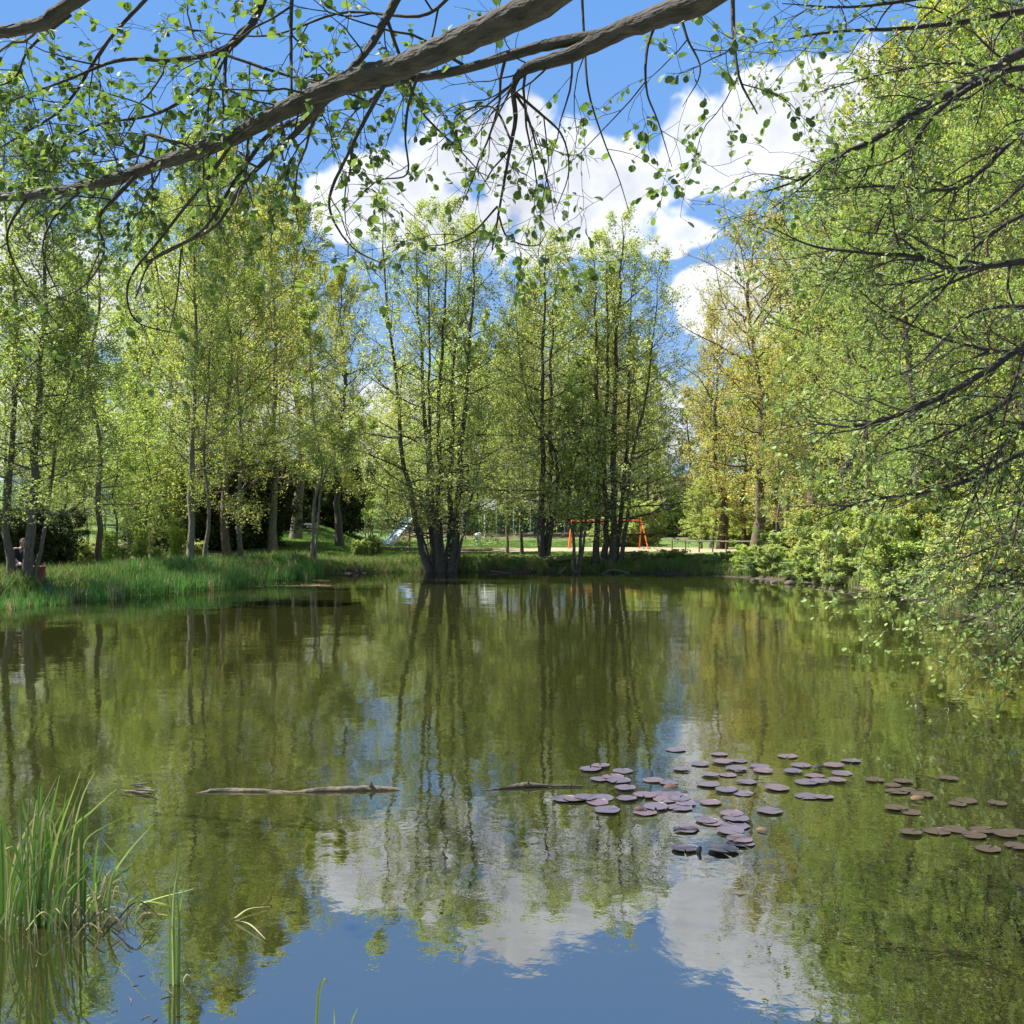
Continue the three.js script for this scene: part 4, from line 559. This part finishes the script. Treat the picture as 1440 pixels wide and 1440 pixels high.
{
  const B = new Build(7001), T = [3.5, 4.4, 0.9], o = NEAR, leafy = { ...NEAR, kids: [4.6, 7, 9], leaves: [0, 0, 4, 32] }, sparse = { ...NEAR, kids: [2.2, 4, 6], leaves: [0, 0, 2, 20] };
  const trunk = [[3.7, -0.3, 0.9], [3.68, 0.6, 0.95], [3.6, 2.2, 0.9], T, [3.55, 7, 1.1], [3.7, 9.5, 1.0], [3.6, 12, 1.2]];
  limb(B, trunk, 0.26, 0.07, o, 14, false);
  const crown = { ...NEAR, kids: [1.4, 2.5, 3.5], abs: [2.6, 1.2, 0.5], leaves: [0, 0, 3, 14], trop: [0, 0.1, 0.1, 0], leaf: 0.06 };
  limb(B, [T, [4.4, 6, 1.6], [5.4, 8.2, 2.6], [6, 9.5, 3.2]], 0.12, 0.03, crown, 8, true, 0.3); limb(B, [[3.55, 7, 1.1], [3.4, 8.6, 2.4], [3, 10.5, 3.4]], 0.09, 0.03, crown, 8, true, 0.25); limb(B, [[3.7, 9.5, 1.0], [4.4, 11, 0.3], [4.9, 12.6, 0.2]], 0.08, 0.02, crown, 8, true, 0.2); limb(B, [[3.65, 8.5, 1.05], [3.6, 11, 1.1], [3.6, 12.8, 1.2]], 0.02, 0.01, crown, 5, true, 0.2);
  // the two great boughs
  const main = limb(B, [T, [2.2, 4.55, -1.6], ...px3([[790, -14, 4.5], [700, 35, 4.7], [620, 70, 4.85], [560, 95, 5], [500, 112, 5.1], [450, 130, 5.2], [390, 160, 5.35], [330, 192, 5.5], [270, 215, 5.7], [200, 238, 5.9], [120, 263, 6.1], [0, 278, 6.4], [-140, 282, 6.7], [-320, 250, 7]])], 0.078, 0.022, { ...leafy, kids: [3.4, 6, 8] }, 12, true, 0.45);
  limb(B, [[3.55, 4.9, 0.95], [2.4, 4.9, -1.4], ...px3([[1010, -12, 4.6], [930, 22, 4.8], [860, 48, 5], [800, 78, 5.1], [742, 96, 5.2], [728, 108, 5.22], [720, 124, 5.24]])], 0.08, 0.014, { ...sparse, kids: [1.6, 5, 7] }, 10, true, 0.6);
  limb(B, px3([[735, 98, 5.2], [722, 124, 5.25], [725, 165, 5.3], [717, 210, 5.35], [703, 290, 5.4], [692, 352, 5.45]]), 0.017, 0.004, { ...sparse, kids: [3, 5, 7], leaves: [0, 0, 4, 26] }, 8, true, 0.1);
  const sub = (pts, r0, r1, op) => limb(B, px3(pts), r0, r1, op, 7, true, 0.1);
  sub([[855, 47, 5], [775, 62, 5.15], [720, 77, 5.25], [640, 100, 5.35], [548, 116, 5.5], [466, 136, 5.6], [430, 170, 5.7], [386, 182, 5.8], [333, 250, 5.9], [283, 325, 6], [205, 370, 6.1]], 0.032, 0.007, sparse);
  sub([[462, 138, 5.2], [425, 178, 5.3], [385, 215, 5.4], [345, 255, 5.5], [300, 320, 5.6], [215, 365, 5.7], [190, 420, 5.8]], 0.02, 0.004, sparse);
  sub([[545, 112, 5.05], [515, 165, 5.1], [490, 215, 5.1], [463, 280, 5.15], [470, 312, 5.15], [498, 350, 5.2], [540, 372, 5.2]], 0.012, 0.003, sparse);
  sub([[588, 105, 4.95], [574, 150, 5], [570, 195, 5], [572, 245, 5.05], [530, 255, 5.1], [485, 300, 5.1]], 0.008, 0.002, { ...sparse, kids: [2, 2, 4] });
  sub([[565, -14, 5.4], [540, 30, 5.4], [515, 72, 5.3], [490, 100, 5.2]], 0.026, 0.016, leafy);
  sub([[375, -12, 6], [350, 40, 6], [318, 68, 6], [245, 84, 6.1], [170, 84, 6.2], [100, 110, 6.3], [20, 140, 6.4]], 0.026, 0.005, leafy);
  sub([[318, 68, 6], [316, 110, 5.95], [322, 150, 5.8]], 0.014, 0.006, leafy); sub([[410, -12, 5.7], [409, 60, 5.7], [410, 130, 5.6]], 0.012, 0.008, leafy);
  sub([[320, 78, 5.9], [400, 105, 5.8], [450, 118, 5.7], [540, 150, 5.6]], 0.01, 0.004, leafy);
  sub([[215, -12, 6.4], [150, 60, 6.4], [90, 150, 6.5], [30, 190, 6.6], [-40, 230, 6.7]], 0.014, 0.004, leafy); sub([[290, 120, 6.2], [220, 160, 6.3], [140, 175, 6.4], [60, 215, 6.5], [-20, 220, 6.6]], 0.012, 0.003, leafy); sub([[640, -12, 5.6], [600, 20, 5.6], [480, 18, 5.8], [380, 50, 5.9], [260, 40, 6.1]], 0.012, 0.003, leafy); sub([[100, 20, 6.6], [40, 70, 6.6], [20, 110, 6.6], [-40, 130, 6.7]], 0.012, 0.004, leafy);
  sub([[125, -14, 5.2], [60, 30, 5.3], [0, 46, 5.4], [-90, 60, 5.6]], 0.04, 0.028, { ...leafy, kids: [1.5, 5, 7] });
  sub([[200, 238, 5.9], [165, 275, 5.9], [140, 305, 5.9], [146, 355, 5.9], [120, 400, 6], [60, 430, 6]], 0.014, 0.003, sparse); sub([[275, 215, 5.7], [205, 190, 5.9], [200, 215, 6], [160, 225, 6.1], [60, 235, 6.2]], 0.011, 0.003, leafy); sub([[120, 263, 6.1], [80, 300, 6.1], [60, 350, 6.1], [90, 430, 6.1]], 0.01, 0.003, sparse); sub([[40, 275, 6.3], [10, 330, 6.3], [30, 390, 6.3], [80, 455, 6.3]], 0.01, 0.003, sparse); sub([[330, 195, 5.5], [300, 240, 5.6], [230, 330, 5.7], [180, 400, 5.7], [190, 450, 5.75], [250, 470, 5.8]], 0.012, 0.003, sparse); sub([[255, 350, 5.8], [248, 420, 5.8], [235, 480, 5.8]], 0.006, 0.002, { ...sparse, kids: [1.5, 2, 3] });
  sub([[1030, -12, 5.3], [1032, 50, 5.3], [1040, 110, 5.3], [1065, 160, 5.4]], 0.014, 0.004, leafy); sub([[925, 25, 5], [910, 70, 5], [910, 130, 5], [925, 170, 5.05], [945, 235, 5.1]], 0.009, 0.002, { ...sparse, kids: [3, 4, 5] }); sub([[818, -10, 5.3], [822, 60, 5.3], [828, 130, 5.3], [850, 200, 5.35], [870, 250, 5.35], [885, 300, 5.4]], 0.008, 0.002, sparse); sub([[725, 130, 5.25], [760, 160, 5.3], [790, 190, 5.3], [800, 240, 5.35], [780, 300, 5.4]], 0.009, 0.002, sparse); sub([[720, 200, 5.3], [690, 150, 5.4], [640, 165, 5.4], [650, 215, 5.45]], 0.007, 0.002, sparse); sub([[950, -12, 5.6], [965, 50, 5.6], [985, 100, 5.6], [960, 150, 5.65]], 0.01, 0.002, leafy); sub([[700, 290, 5.4], [660, 330, 5.45], [600, 345, 5.5], [570, 320, 5.5]], 0.006, 0.002, leafy); sub([[700, 300, 5.4], [715, 335, 5.4], [755, 345, 5.45], [770, 325, 5.5]], 0.006, 0.002, leafy);
  const g = thing('overhanging_alder', 'alder on the near bank whose grey boughs and round leaves hang across the sky', 'tree');
  mesh('trunk', B.woodGeo(), BARK.limb, g); dress(g, B, 300);
}
{
  const B = new Build(7002), gx = 9.3, gz = -11.5, y0 = groundAt(gx, gz), o = { ...NEAR, kids: [2.7, 4.2, 5], abs: [1.25, 0.5, 0.2], leaves: [0, 0, 3, 17], leaf: 0.055, ang: [0.7, 0.75, 0.8], trop: [0, -0.35, -0.2, 0], sides: [8, 4, 3, 3], minR: 0.002, flat: 0.7 };
  const trunk = limb(B, [[gx + 0.2, y0 - 0.4, gz], [gx, y0 + 1, gz], [gx - 0.3, 4, gz + 0.1], [gx - 0.4, 8, gz], [gx - 0.2, 12, gz + 0.2], [gx, 15, gz]], 0.27, 0.05, o, 12, false);
  const arm = (pts, r0, r1 = 0.005, op = o) => { const P = px3(pts), h = Math.max(1.6, P[0][1] * 0.92), k = trunk.reduce((a, p) => Math.abs(p[1] - h) < Math.abs(a[1] - h) ? p : a); limb(B, [k, [lerp(k[0], P[0][0], 0.5), lerp(k[1], P[0][1], 0.5) + 0.25, lerp(k[2], P[0][2], 0.5)], ...P], r0 * 1.35, r1, op, 7, true, 0.3); };
  arm([[1450, 70, 9.5], [1370, 115, 9.4], [1300, 150, 9.3], [1230, 195, 9.2], [1180, 220, 9.1], [1130, 250, 9], [1060, 275, 8.9]], 0.055); arm([[1450, 95, 9.2], [1385, 112, 9.1], [1310, 165, 9], [1280, 215, 9], [1262, 260, 9], [1230, 330, 9]], 0.035); arm([[1460, 15, 10.5], [1360, 30, 10.3], [1270, 40, 10], [1170, 45, 9.8], [1080, 60, 9.7]], 0.04); arm([[1460, 175, 9.6], [1380, 240, 9.4], [1345, 265, 9.3], [1240, 262, 9.1], [1120, 270, 9]], 0.03);
  arm([[1450, 368, 9.3], [1390, 374, 9.2], [1335, 378, 9.1], [1290, 362, 9], [1220, 356, 8.9], [1140, 345, 8.8], [1085, 320, 8.8]], 0.034); arm([[1450, 300, 10.4], [1380, 340, 10.2], [1330, 385, 10], [1250, 400, 9.9], [1180, 395, 9.8]], 0.026); arm([[1450, 485, 9.4], [1390, 520, 9.2], [1320, 560, 9.1], [1250, 588, 9], [1190, 600, 8.9], [1140, 592, 8.9]], 0.038); arm([[1450, 500, 10], [1370, 488, 9.9], [1310, 470, 9.8], [1240, 435, 9.7], [1200, 400, 9.7]], 0.024); arm([[1450, 545, 9.6], [1390, 580, 9.4], [1320, 615, 9.3], [1240, 640, 9.2]], 0.026); arm([[1450, 632, 9.8], [1370, 672, 9.6], [1300, 692, 9.4], [1210, 706, 9.3], [1150, 730, 9.3]], 0.034); arm([[1450, 590, 9], [1400, 640, 9], [1370, 700, 8.9], [1345, 760, 8.9]], 0.02); arm([[1460, 690, 10.4], [1420, 740, 10.3], [1390, 800, 10.2], [1360, 845, 10.1]], 0.024, 0.004); arm([[1480, 720, 11.4], [1390, 770, 11.2], [1310, 800, 11], [1250, 835, 10.9]], 0.026, 0.004); arm([[1480, 780, 10.8], [1430, 830, 10.6], [1370, 870, 10.5], [1310, 880, 10.4]], 0.022, 0.004); arm([[1470, 820, 9.6], [1450, 870, 9.5], [1420, 910, 9.5]], 0.018, 0.004); arm([[1460, 250, 11.5], [1390, 300, 11.2], [1300, 310, 11], [1220, 290, 10.8]], 0.028); arm([[1460, 430, 11.5], [1370, 440, 11.3], [1280, 520, 11.1], [1200, 540, 11]], 0.028); arm([[1470, -30, 10], [1380, -20, 9.9], [1280, 0, 9.8], [1190, 10, 9.7], [1100, 5, 9.6]], 0.035); arm([[1450, 130, 11.5], [1360, 90, 11.3], [1260, 100, 11.1], [1150, 130, 11]], 0.03);
  const up = { ...o, kids: [1.6, 2.5, 3.5], abs: [2.4, 1.1, 0.45], leaves: [0, 0, 3, 14] }; limb(B, [trunk[14], [9.8, 9, -12.5], [10.8, 12, -13.5]], 0.1, 0.03, up, 7, true, 0.2); limb(B, [trunk[18], [8.4, 11, -12.2], [7.6, 13, -12.6]], 0.07, 0.02, up, 7, true, 0.2); limb(B, [trunk[16], [9.4, 10.5, -10.4], [9.8, 12.5, -9.5]], 0.07, 0.02, up, 7, true, 0.2);
  const g = thing('drooping_alder', 'leafy alder on the wooded slope side drooping its long boughs over the water', 'tree');
  mesh('trunk', B.woodGeo(), BARK.limb, g); dress(g, B, 0, [[0.15, 0.235, 0.028], [0.105, 0.18, 0.024], [0.22, 0.3, 0.05]].map(([r, q, b]) => { const m = nearM[0].clone(); m.color.setRGB(r, q, b); return m; }));
}
// ------------------------------------------------------------------ lily pads
{
  const R = rng(616), pads = [0, 1, 2, 3].map((k) => {
    const pos = [0, 0.004, 0], idx = [], n = 28, gap = 0.05 + 0.03 * k; for (let i = 0; i <= n; i++) { const a = gap + (6.283 - 2 * gap) * i / n, r = 1 + 0.05 * (vnoise(i * 0.6, k * 9, 4) - 0.5) * 2; for (const q of [0.55, 0.93, 1]) pos.push(Math.cos(a) * r * q, q === 1 ? 0.07 * vnoise(i * 0.5, k * 5, 6) + 0.01 : 0.015 * vnoise(i * 0.4, q * 9, 5), Math.sin(a) * r * q); if (i) { const v = 1 + (i - 1) * 3, w = v + 3; idx.push(0, w, v, v, w, v + 1, w, w + 1, v + 1, v + 1, w + 1, v + 2, w + 1, w + 2, v + 2); } }
    const g = new THREE.BufferGeometry(); g.setAttribute('position', new THREE.Float32BufferAttribute(pos, 3)); g.setIndex(idx); g.computeVertexNormals(); return g; });
  const padM = [[0.08, 0.064, 0.086], [0.094, 0.066, 0.08], [0.07, 0.058, 0.08], [0.05, 0.034, 0.029]].map((c) => new THREE.MeshPhysicalMaterial({ color: C(...c), roughness: 0.34, ior: 1.8, side: THREE.DoubleSide }));
  const z3 = [[765, 68], [1042, 97], [920, 160], [805, 193], [1060, 147], [1160, 138], [1297, 175], [1320, 203], [1150, 190], [985, 230], [1095, 228], [1210, 272], [970, 290], [1405, 312], [1085, 327], [1190, 345], [985, 403], [1357, 457], [225, 193], [290, 173], [430, 203], [285, 255], [370, 243], [405, 268], [445, 315], [625, 260], [720, 278], [60, 382], [125, 382], [195, 375], [300, 372], [270, 403], [330, 452], [455, 380], [570, 360], [660, 350], [740, 352], [700, 385], [790, 380], [640, 435], [570, 465], [790, 435], [830, 410], [1120, 478], [1150, 512], [1140, 550], [1000, 530], [960, 520], [1110, 585], [1170, 640], [1180, 662], [825, 575], [850, 560], [820, 698], [1065, 703]].map(([x, y]) => [780 + x / 4.5, 1040 + y / 4.5]);
  const z4 = [[110, 97], [465, 123], [185, 150], [370, 150], [140, 185], [415, 193], [262, 208], [215, 245], [290, 240], [385, 235], [220, 322], [310, 327], [600, 232], [760, 240], [700, 265], [770, 285], [720, 297], [865, 315], [1015, 223], [715, 392], [800, 412], [1065, 367], [1115, 350], [1290, 365], [800, 530], [950, 520], [1045, 510], [1160, 545], [1210, 518], [1330, 540], [1420, 525], [1235, 620], [1400, 607]].map(([x, y]) => [1080 + x / 4, 1040 + y / 4]);
  [...z3, ...z4].forEach(([px, py], i) => { const w = onWater(px, py), red = px > 1220, m = mesh('lily_pad', pads[i % 4], padM[red ? 3 : i % 3]), s = (red ? 0.056 : 0.064) + 0.022 * R(); m.position.set(w[0], 0.004 + 0.0022 * (i % 5), w[2]); m.scale.set(s, s, s); m.rotation.set((R() - 0.5) * 0.05, R() * 6.28, (R() - 0.5) * 0.05); tag(m, red ? 'brown lily pad floating in the scattered outer patch' : 'lilac brown lily pad floating in the main patch beside the dark stick', 'lily pad', red ? 'outer lily pads' : 'main lily pads'); });
  const curl = (k) => { const g = new THREE.CylinderGeometry(1, 0.9, 1.7, 18, 6, true, 0.2, Math.PI * 0.8).rotateZ(Math.PI / 2), a = g.attributes.position; for (let i = 0; i < a.count; i++) { const x = a.getX(i); a.setY(i, a.getY(i) * (0.85 - 0.6 * x * x) + 0.25 * x * x * x); a.setZ(i, a.getZ(i) * (1 - 0.7 * x * x) + 0.2 * x); } g.computeVertexNormals(); return g; };
  const cg = curl(0), cm = [metal(0.055, 0.026, 0.018, 0.85, 0), metal(0.014, 0.011, 0.009, 0.8, 0), metal(0.1, 0.055, 0.022, 0.85, 0)];
  for (const [px, py, s, k, l] of [[943, 1111, 0.05, 0, 'curled brown lily pad standing up amid the main patch'], [962, 1116, 0.028, 1, 'small black curled pad beside the big curled brown one'], [1039, 1087, 0.03, 1, 'dark curled pad edge behind the main patch'], [1150, 1082, 0.045, 1, 'blackish curled pad at the back of the main patch'], [1289, 1126, 0.042, 2, 'ochre curled lily pad in the outer patch'], [899, 1140, 0.034, 0, 'low curled red brown pad at the edge of the main patch'], [1071, 1169, 0.03, 2, 'orange brown dead leaf floating alone before the main patch'], [984, 1199, 0.03, 1, 'black withered leaf tip poking out of the water']]) { const w = onWater(px, py), m = mesh('curled_lily_pad', cg, cm[k]); m.position.set(w[0], s * 0.25, w[2]); m.scale.set(s * 1.15, s * 0.75, s * 0.8); m.rotation.y = R() * 1.2 - 0.6; if (l.includes('tip')) { m.rotation.z = 1.3; } tag(m, l, 'lily pad', 'curled pads'); }
}
// ------------------------------------------------------------------ floating wood
{
  const log = (name, label, list, rs, barkM, seed, stubs = []) => {
    const B = new Build(seed), P = list.map(([px, py, y]) => { const w = onWater(px, py); return new THREE.Vector3(w[0], y, w[2]); }), c = new THREE.CatmullRomCurve3(P).getPoints(40).map((p) => [p.x, p.y + (B.R() - 0.5) * 0.005, p.z]), rad = c.map((_, i) => lookup(rs, i / 40) * (0.9 + 0.2 * B.R())); tube(B, c, rad, 10, 0.35);
    for (const [t, dx, dy, r] of stubs) { const b = c[Math.round(t * 40)]; tube(B, [b, mad(b, [dx * 0.6, dy * 0.7, 0.01], 1), mad(b, [dx, dy, 0.02], 1)], [r, r * 0.8, r * 0.5], 6, 0.3); }
    return tag(mesh(name, B.woodGeo(), barkM), label, 'log');
  };
  log('floating_log', 'long grey brown log floating half sunk with a broken knot near one end', [[262, 1117, -0.015], [300, 1113, 0], [360, 1113, 0.002], [410, 1114, -0.006], [470, 1112, 0.006], [530, 1111, 0.006], [566, 1111, -0.004]], [[0, 0.006], [0.2, 0.02], [0.5, 0.017], [0.7, 0.024], [0.92, 0.022], [1, 0.008]], bark(0.1, 0.082, 0.058), 81, [[0.8, 0.02, 0.05, 0.014], [0.83, -0.03, 0.035, 0.012]]);
  log('floating_stick', 'thin stick floating beside the lily pads, black and knotty at its middle', [[660, 1112, -0.006], [700, 1110, 0.002], [738, 1107, 0.012], [770, 1107, 0.012], [818, 1107, 0.008]], [[0, 0.004], [0.3, 0.009], [0.5, 0.024], [0.58, 0.021], [0.7, 0.011], [1, 0.006]], bark(0.06, 0.05, 0.035), 82, [[0.93, 0, 0.025, 0.006], [0.52, 0.01, 0.03, 0.01]]);
  const R = rng(92); for (let i = 0; i < 9; i++) { const w = onWater(166 + R() * 46, 1108 + R() * 10), B = new Build(900 + i), a = (R() - 0.5) * 1.1, l = 0.06 + 0.12 * R(), p = [w[0], 0.006 + R() * 0.02, w[2]]; tube(B, [mad(p, [Math.cos(a), 0, Math.sin(a)], -l / 2), p, mad(p, [Math.cos(a), 0.1, Math.sin(a)], l / 2)], [0.004, 0.008, 0.004], 6, 0.3); tag(mesh('drift_stick', B.woodGeo(), BARK.grey), 'short broken stick of the drift heap behind the near reeds', 'stick', 'drift sticks'); }
}
// ------------------------------------------------------------------ reeds standing in the near water
{
  const green = [[0.07, 0.15, 0.018], [0.11, 0.2, 0.026], [0.19, 0.265, 0.055], [0.28, 0.25, 0.11], [0.06, 0.046, 0.026]].map(([r, g, b]) => new THREE.MeshPhysicalMaterial({ color: C(r, g, b), roughness: 1, clearcoat: 0.12, clearcoatRoughness: 0.4, transmission: 0.35, thickness: 0, side: THREE.DoubleSide, ior: 1.4 }));
  const R = rng(1234);
  function blade(parent, pts, w, m, name = 'leaf') {   // pts: points of the place, w: width in metres
    const c = new THREE.CatmullRomCurve3(pts.map((p) => new THREE.Vector3(...p))), n = 14, P = c.getPoints(n), pos = [], idx = [], tw = (R() - 0.5) * 1.6, o = parent.position;
    for (let i = 0; i <= n; i++) { const t = i / n, T = P[Math.min(n, i + 1)].clone().sub(P[Math.max(0, i - 1)]).normalize(), S = new THREE.Vector3(1, 0, 0.35).applyAxisAngle(new THREE.Vector3(0, 1, 0), tw + t * 0.8); S.addScaledVector(T, -S.dot(T)).normalize(); const N = T.clone().cross(S), k = w / 2 * Math.min(1, 0.6 + t * 3) * Math.pow(Math.max(0.02, 1 - t), 0.45); for (const [s, f] of [[-1, 0.3], [0, 0], [1, 0.3]]) pos.push(P[i].x - o.x + S.x * k * s + N.x * k * f, P[i].y - o.y + S.y * k * s + N.y * k * f, P[i].z - o.z + S.z * k * s + N.z * k * f); if (i) { const v = (i - 1) * 3; idx.push(v, v + 1, v + 3, v + 1, v + 4, v + 3, v + 1, v + 2, v + 4, v + 2, v + 5, v + 4); } }
    const g = new THREE.BufferGeometry(); g.setAttribute('position', new THREE.Float32BufferAttribute(pos, 3)); g.setIndex(idx); g.computeVertexNormals(); return mesh(name, g, green[m], parent);
  }
  // stands: base on the photograph, then points up the leaf; depth is that of the base
  const stand = (parent, path, w, m, bow = 0) => { w *= 1.45; const b = onWater(...path[0]), d = -b[2]; blade(parent, [[b[0], -0.25, b[2]], ...path.slice(1).map(([px, py], i) => { const p = at(px, py, d + bow * (i + 1)); return p; })], w, m); };
  const clumpOf = (label, px, py) => { const w = onWater(px, py); return thing('reed_clump', label, 'reeds', [w[0], 0, w[2]], 0, 'near reeds'); };
  const A1 = clumpOf('big clump of sword leaved reeds standing in the shallow near water', 100, 1290);
  for (const [p, w, m] of [[[[46, 1305], [50, 1200], [55, 1098]], 0.018, 0], [[[44, 1305], [48, 1220], [58, 1105]], 0.016, 1], [[[50, 1300], [62, 1200], [84, 1090]], 0.015, 1], [[[52, 1302], [75, 1200], [113, 1085]], 0.013, 2], [[[54, 1300], [80, 1205], [116, 1102]], 0.012, 0], [[[48, 1304], [38, 1200], [42, 1102]], 0.014, 0], [[[42, 1304], [30, 1200], [28, 1125]], 0.013, 0], [[[60, 1300], [88, 1180], [130, 1140], [163, 1110]], 0.012, 2], [[[70, 1296], [100, 1180], [137, 1132]], 0.012, 1], [[[75, 1296], [105, 1160], [118, 1115], [135, 1083]], 0.01, 2], [[[40, 1305], [28, 1215], [9, 1164]], 0.014, 1], [[[38, 1305], [30, 1240], [7, 1202]], 0.012, 1], [[[5, 1300], [4, 1220], [3, 1146]], 0.02, 0], [[[1, 1300], [-2, 1230], [-8, 1130]], 0.02, 1], [[[112, 1295], [116, 1210], [122, 1180], [172, 1150]], 0.009, 2], [[[116, 1298], [114, 1220], [117, 1150]], 0.013, 0], [[[118, 1296], [120, 1240], [126, 1205]], 0.012, 0], [[[148, 1292], [155, 1240], [175, 1205], [216, 1158]], 0.011, 2], [[[150, 1292], [157, 1235], [168, 1215], [142, 1178]], 0.012, 2], [[[90, 1296], [80, 1230], [72, 1180], [98, 1120]], 0.01, 1], [[[64, 1300], [70, 1240], [112, 1190]], 0.01, 3], [[[58, 1300], [56, 1220], [68, 1150]], 0.014, 0], [[[95, 1290], [92, 1250], [106, 1160]], 0.01, 0], [[[30, 1300], [32, 1250], [8, 1194], [18, 1190]], 0.009, 3]]) stand(A1, p, w, m, 0.02);
  for (let i = 0; i < 74; i++) { const x = 4 + 150 * R() ** 1.3, y = 1254 + R() * 62, h = (50 + 125 * R()) * (x > 120 ? 0.6 : 1), l = (R() - 0.3) * 90; stand(A1, [[x, y], [x + l * 0.35, y - h * 0.6], [x + l, y - h]], 0.006 + 0.007 * R(), R() < 0.2 ? 3 : R() < 0.75 ? 0 : 1, 0.03 * (R() - 0.5)); }
  for (let i = 0; i < 46; i++) { const x = 2 + R() * 175, y = 1258 + R() * 62, w0 = onWater(x, y), a = R() * 6.28, l = 0.08 + 0.16 * R(); blade(A1, [[w0[0], 0.03 * R(), w0[2]], [w0[0] + Math.cos(a) * l * 0.5, 0.06 + 0.06 * R(), w0[2] + Math.sin(a) * l * 0.5], [w0[0] + Math.cos(a) * l, 0.01, w0[2] + Math.sin(a) * l]], 0.005 + 0.005 * R(), R() < 0.6 ? 4 : 3, 'dead_leaf'); }
  const A2 = clumpOf('small upright tuft of reed leaves beside the big clump', 245, 1384);
  for (const [p, w, m] of [[[[240, 1384], [239, 1290], [238, 1240]], 0.008, 1], [[[243, 1385], [244, 1280], [250, 1180]], 0.008, 1], [[[246, 1386], [243, 1270], [251, 1217]], 0.009, 2], [[[248, 1385], [252, 1290], [261, 1236]], 0.008, 2], [[[250, 1386], [252, 1300], [248, 1240]], 0.007, 0], [[[245, 1385], [240, 1300], [236, 1310], [205, 1345]], 0.006, 3], [[[251, 1380], [262, 1370], [280, 1388]], 0.006, 3], [[[244, 1384], [240, 1280], [225, 1270], [198, 1267]], 0.008, 2]]) stand(A2, p, w, m);
  const A3 = clumpOf('two bent dry reed leaves lying apart on the water', 330, 1292); for (const p of [[[330, 1290], [350, 1280], [380, 1274]], [[332, 1294], [350, 1302], [373, 1320]]]) { const q = p.map(([a, b], i) => { const w = onWater(a, b + 3); return [w[0], 0.008 + 0.01 * (i === 1), w[2]]; }); blade(A3, q, 0.012, 3); }
  const A4 = clumpOf('short grey green grass blades poking up at the near edge', 450, 1436); for (const [p, w] of [[[[446, 1470], [446, 1420], [451, 1385], [457, 1376], [462, 1384]], 0.009], [[[469, 1470], [470, 1440], [470, 1416]], 0.006], [[[486, 1470], [494, 1440], [503, 1417]], 0.006]]) stand(A4, p, w, 2);
  const A5 = clumpOf('bent reed leaves drooping beside the big clump into the water', 190, 1290); for (const p of [[[188, 1290], [180, 1270], [200, 1262], [240, 1276]], [[170, 1296], [200, 1286], [236, 1287]], [[192, 1300], [194, 1275], [215, 1265], [272, 1250]]]) stand(A5, p, 0.009, p[0][0] === 170 ? 3 : 2);
  for (let i = 0; i < 16; i++) { const w = onWater(150 + R() * 120, 1370 + R() * 66), B = new Build(960 + i), a = R() * 6.28, l = 0.01 + 0.03 * R(), p = [w[0], 0.001, w[2]]; tube(B, [mad(p, [Math.cos(a), 0, Math.sin(a)], -l), p, mad(p, [Math.cos(a + 0.4), 0.1, Math.sin(a + 0.4)], l)], [0.001, 0.0022, 0.0008], 5, 0.3); tag(mesh('drift_twig', B.woodGeo(), i % 3 ? BARK.dark : BARK.pale), 'tiny twig drifting beside the small reed tuft', 'twig', 'drifting twigs'); }
}
renderer.render(scene, camera);
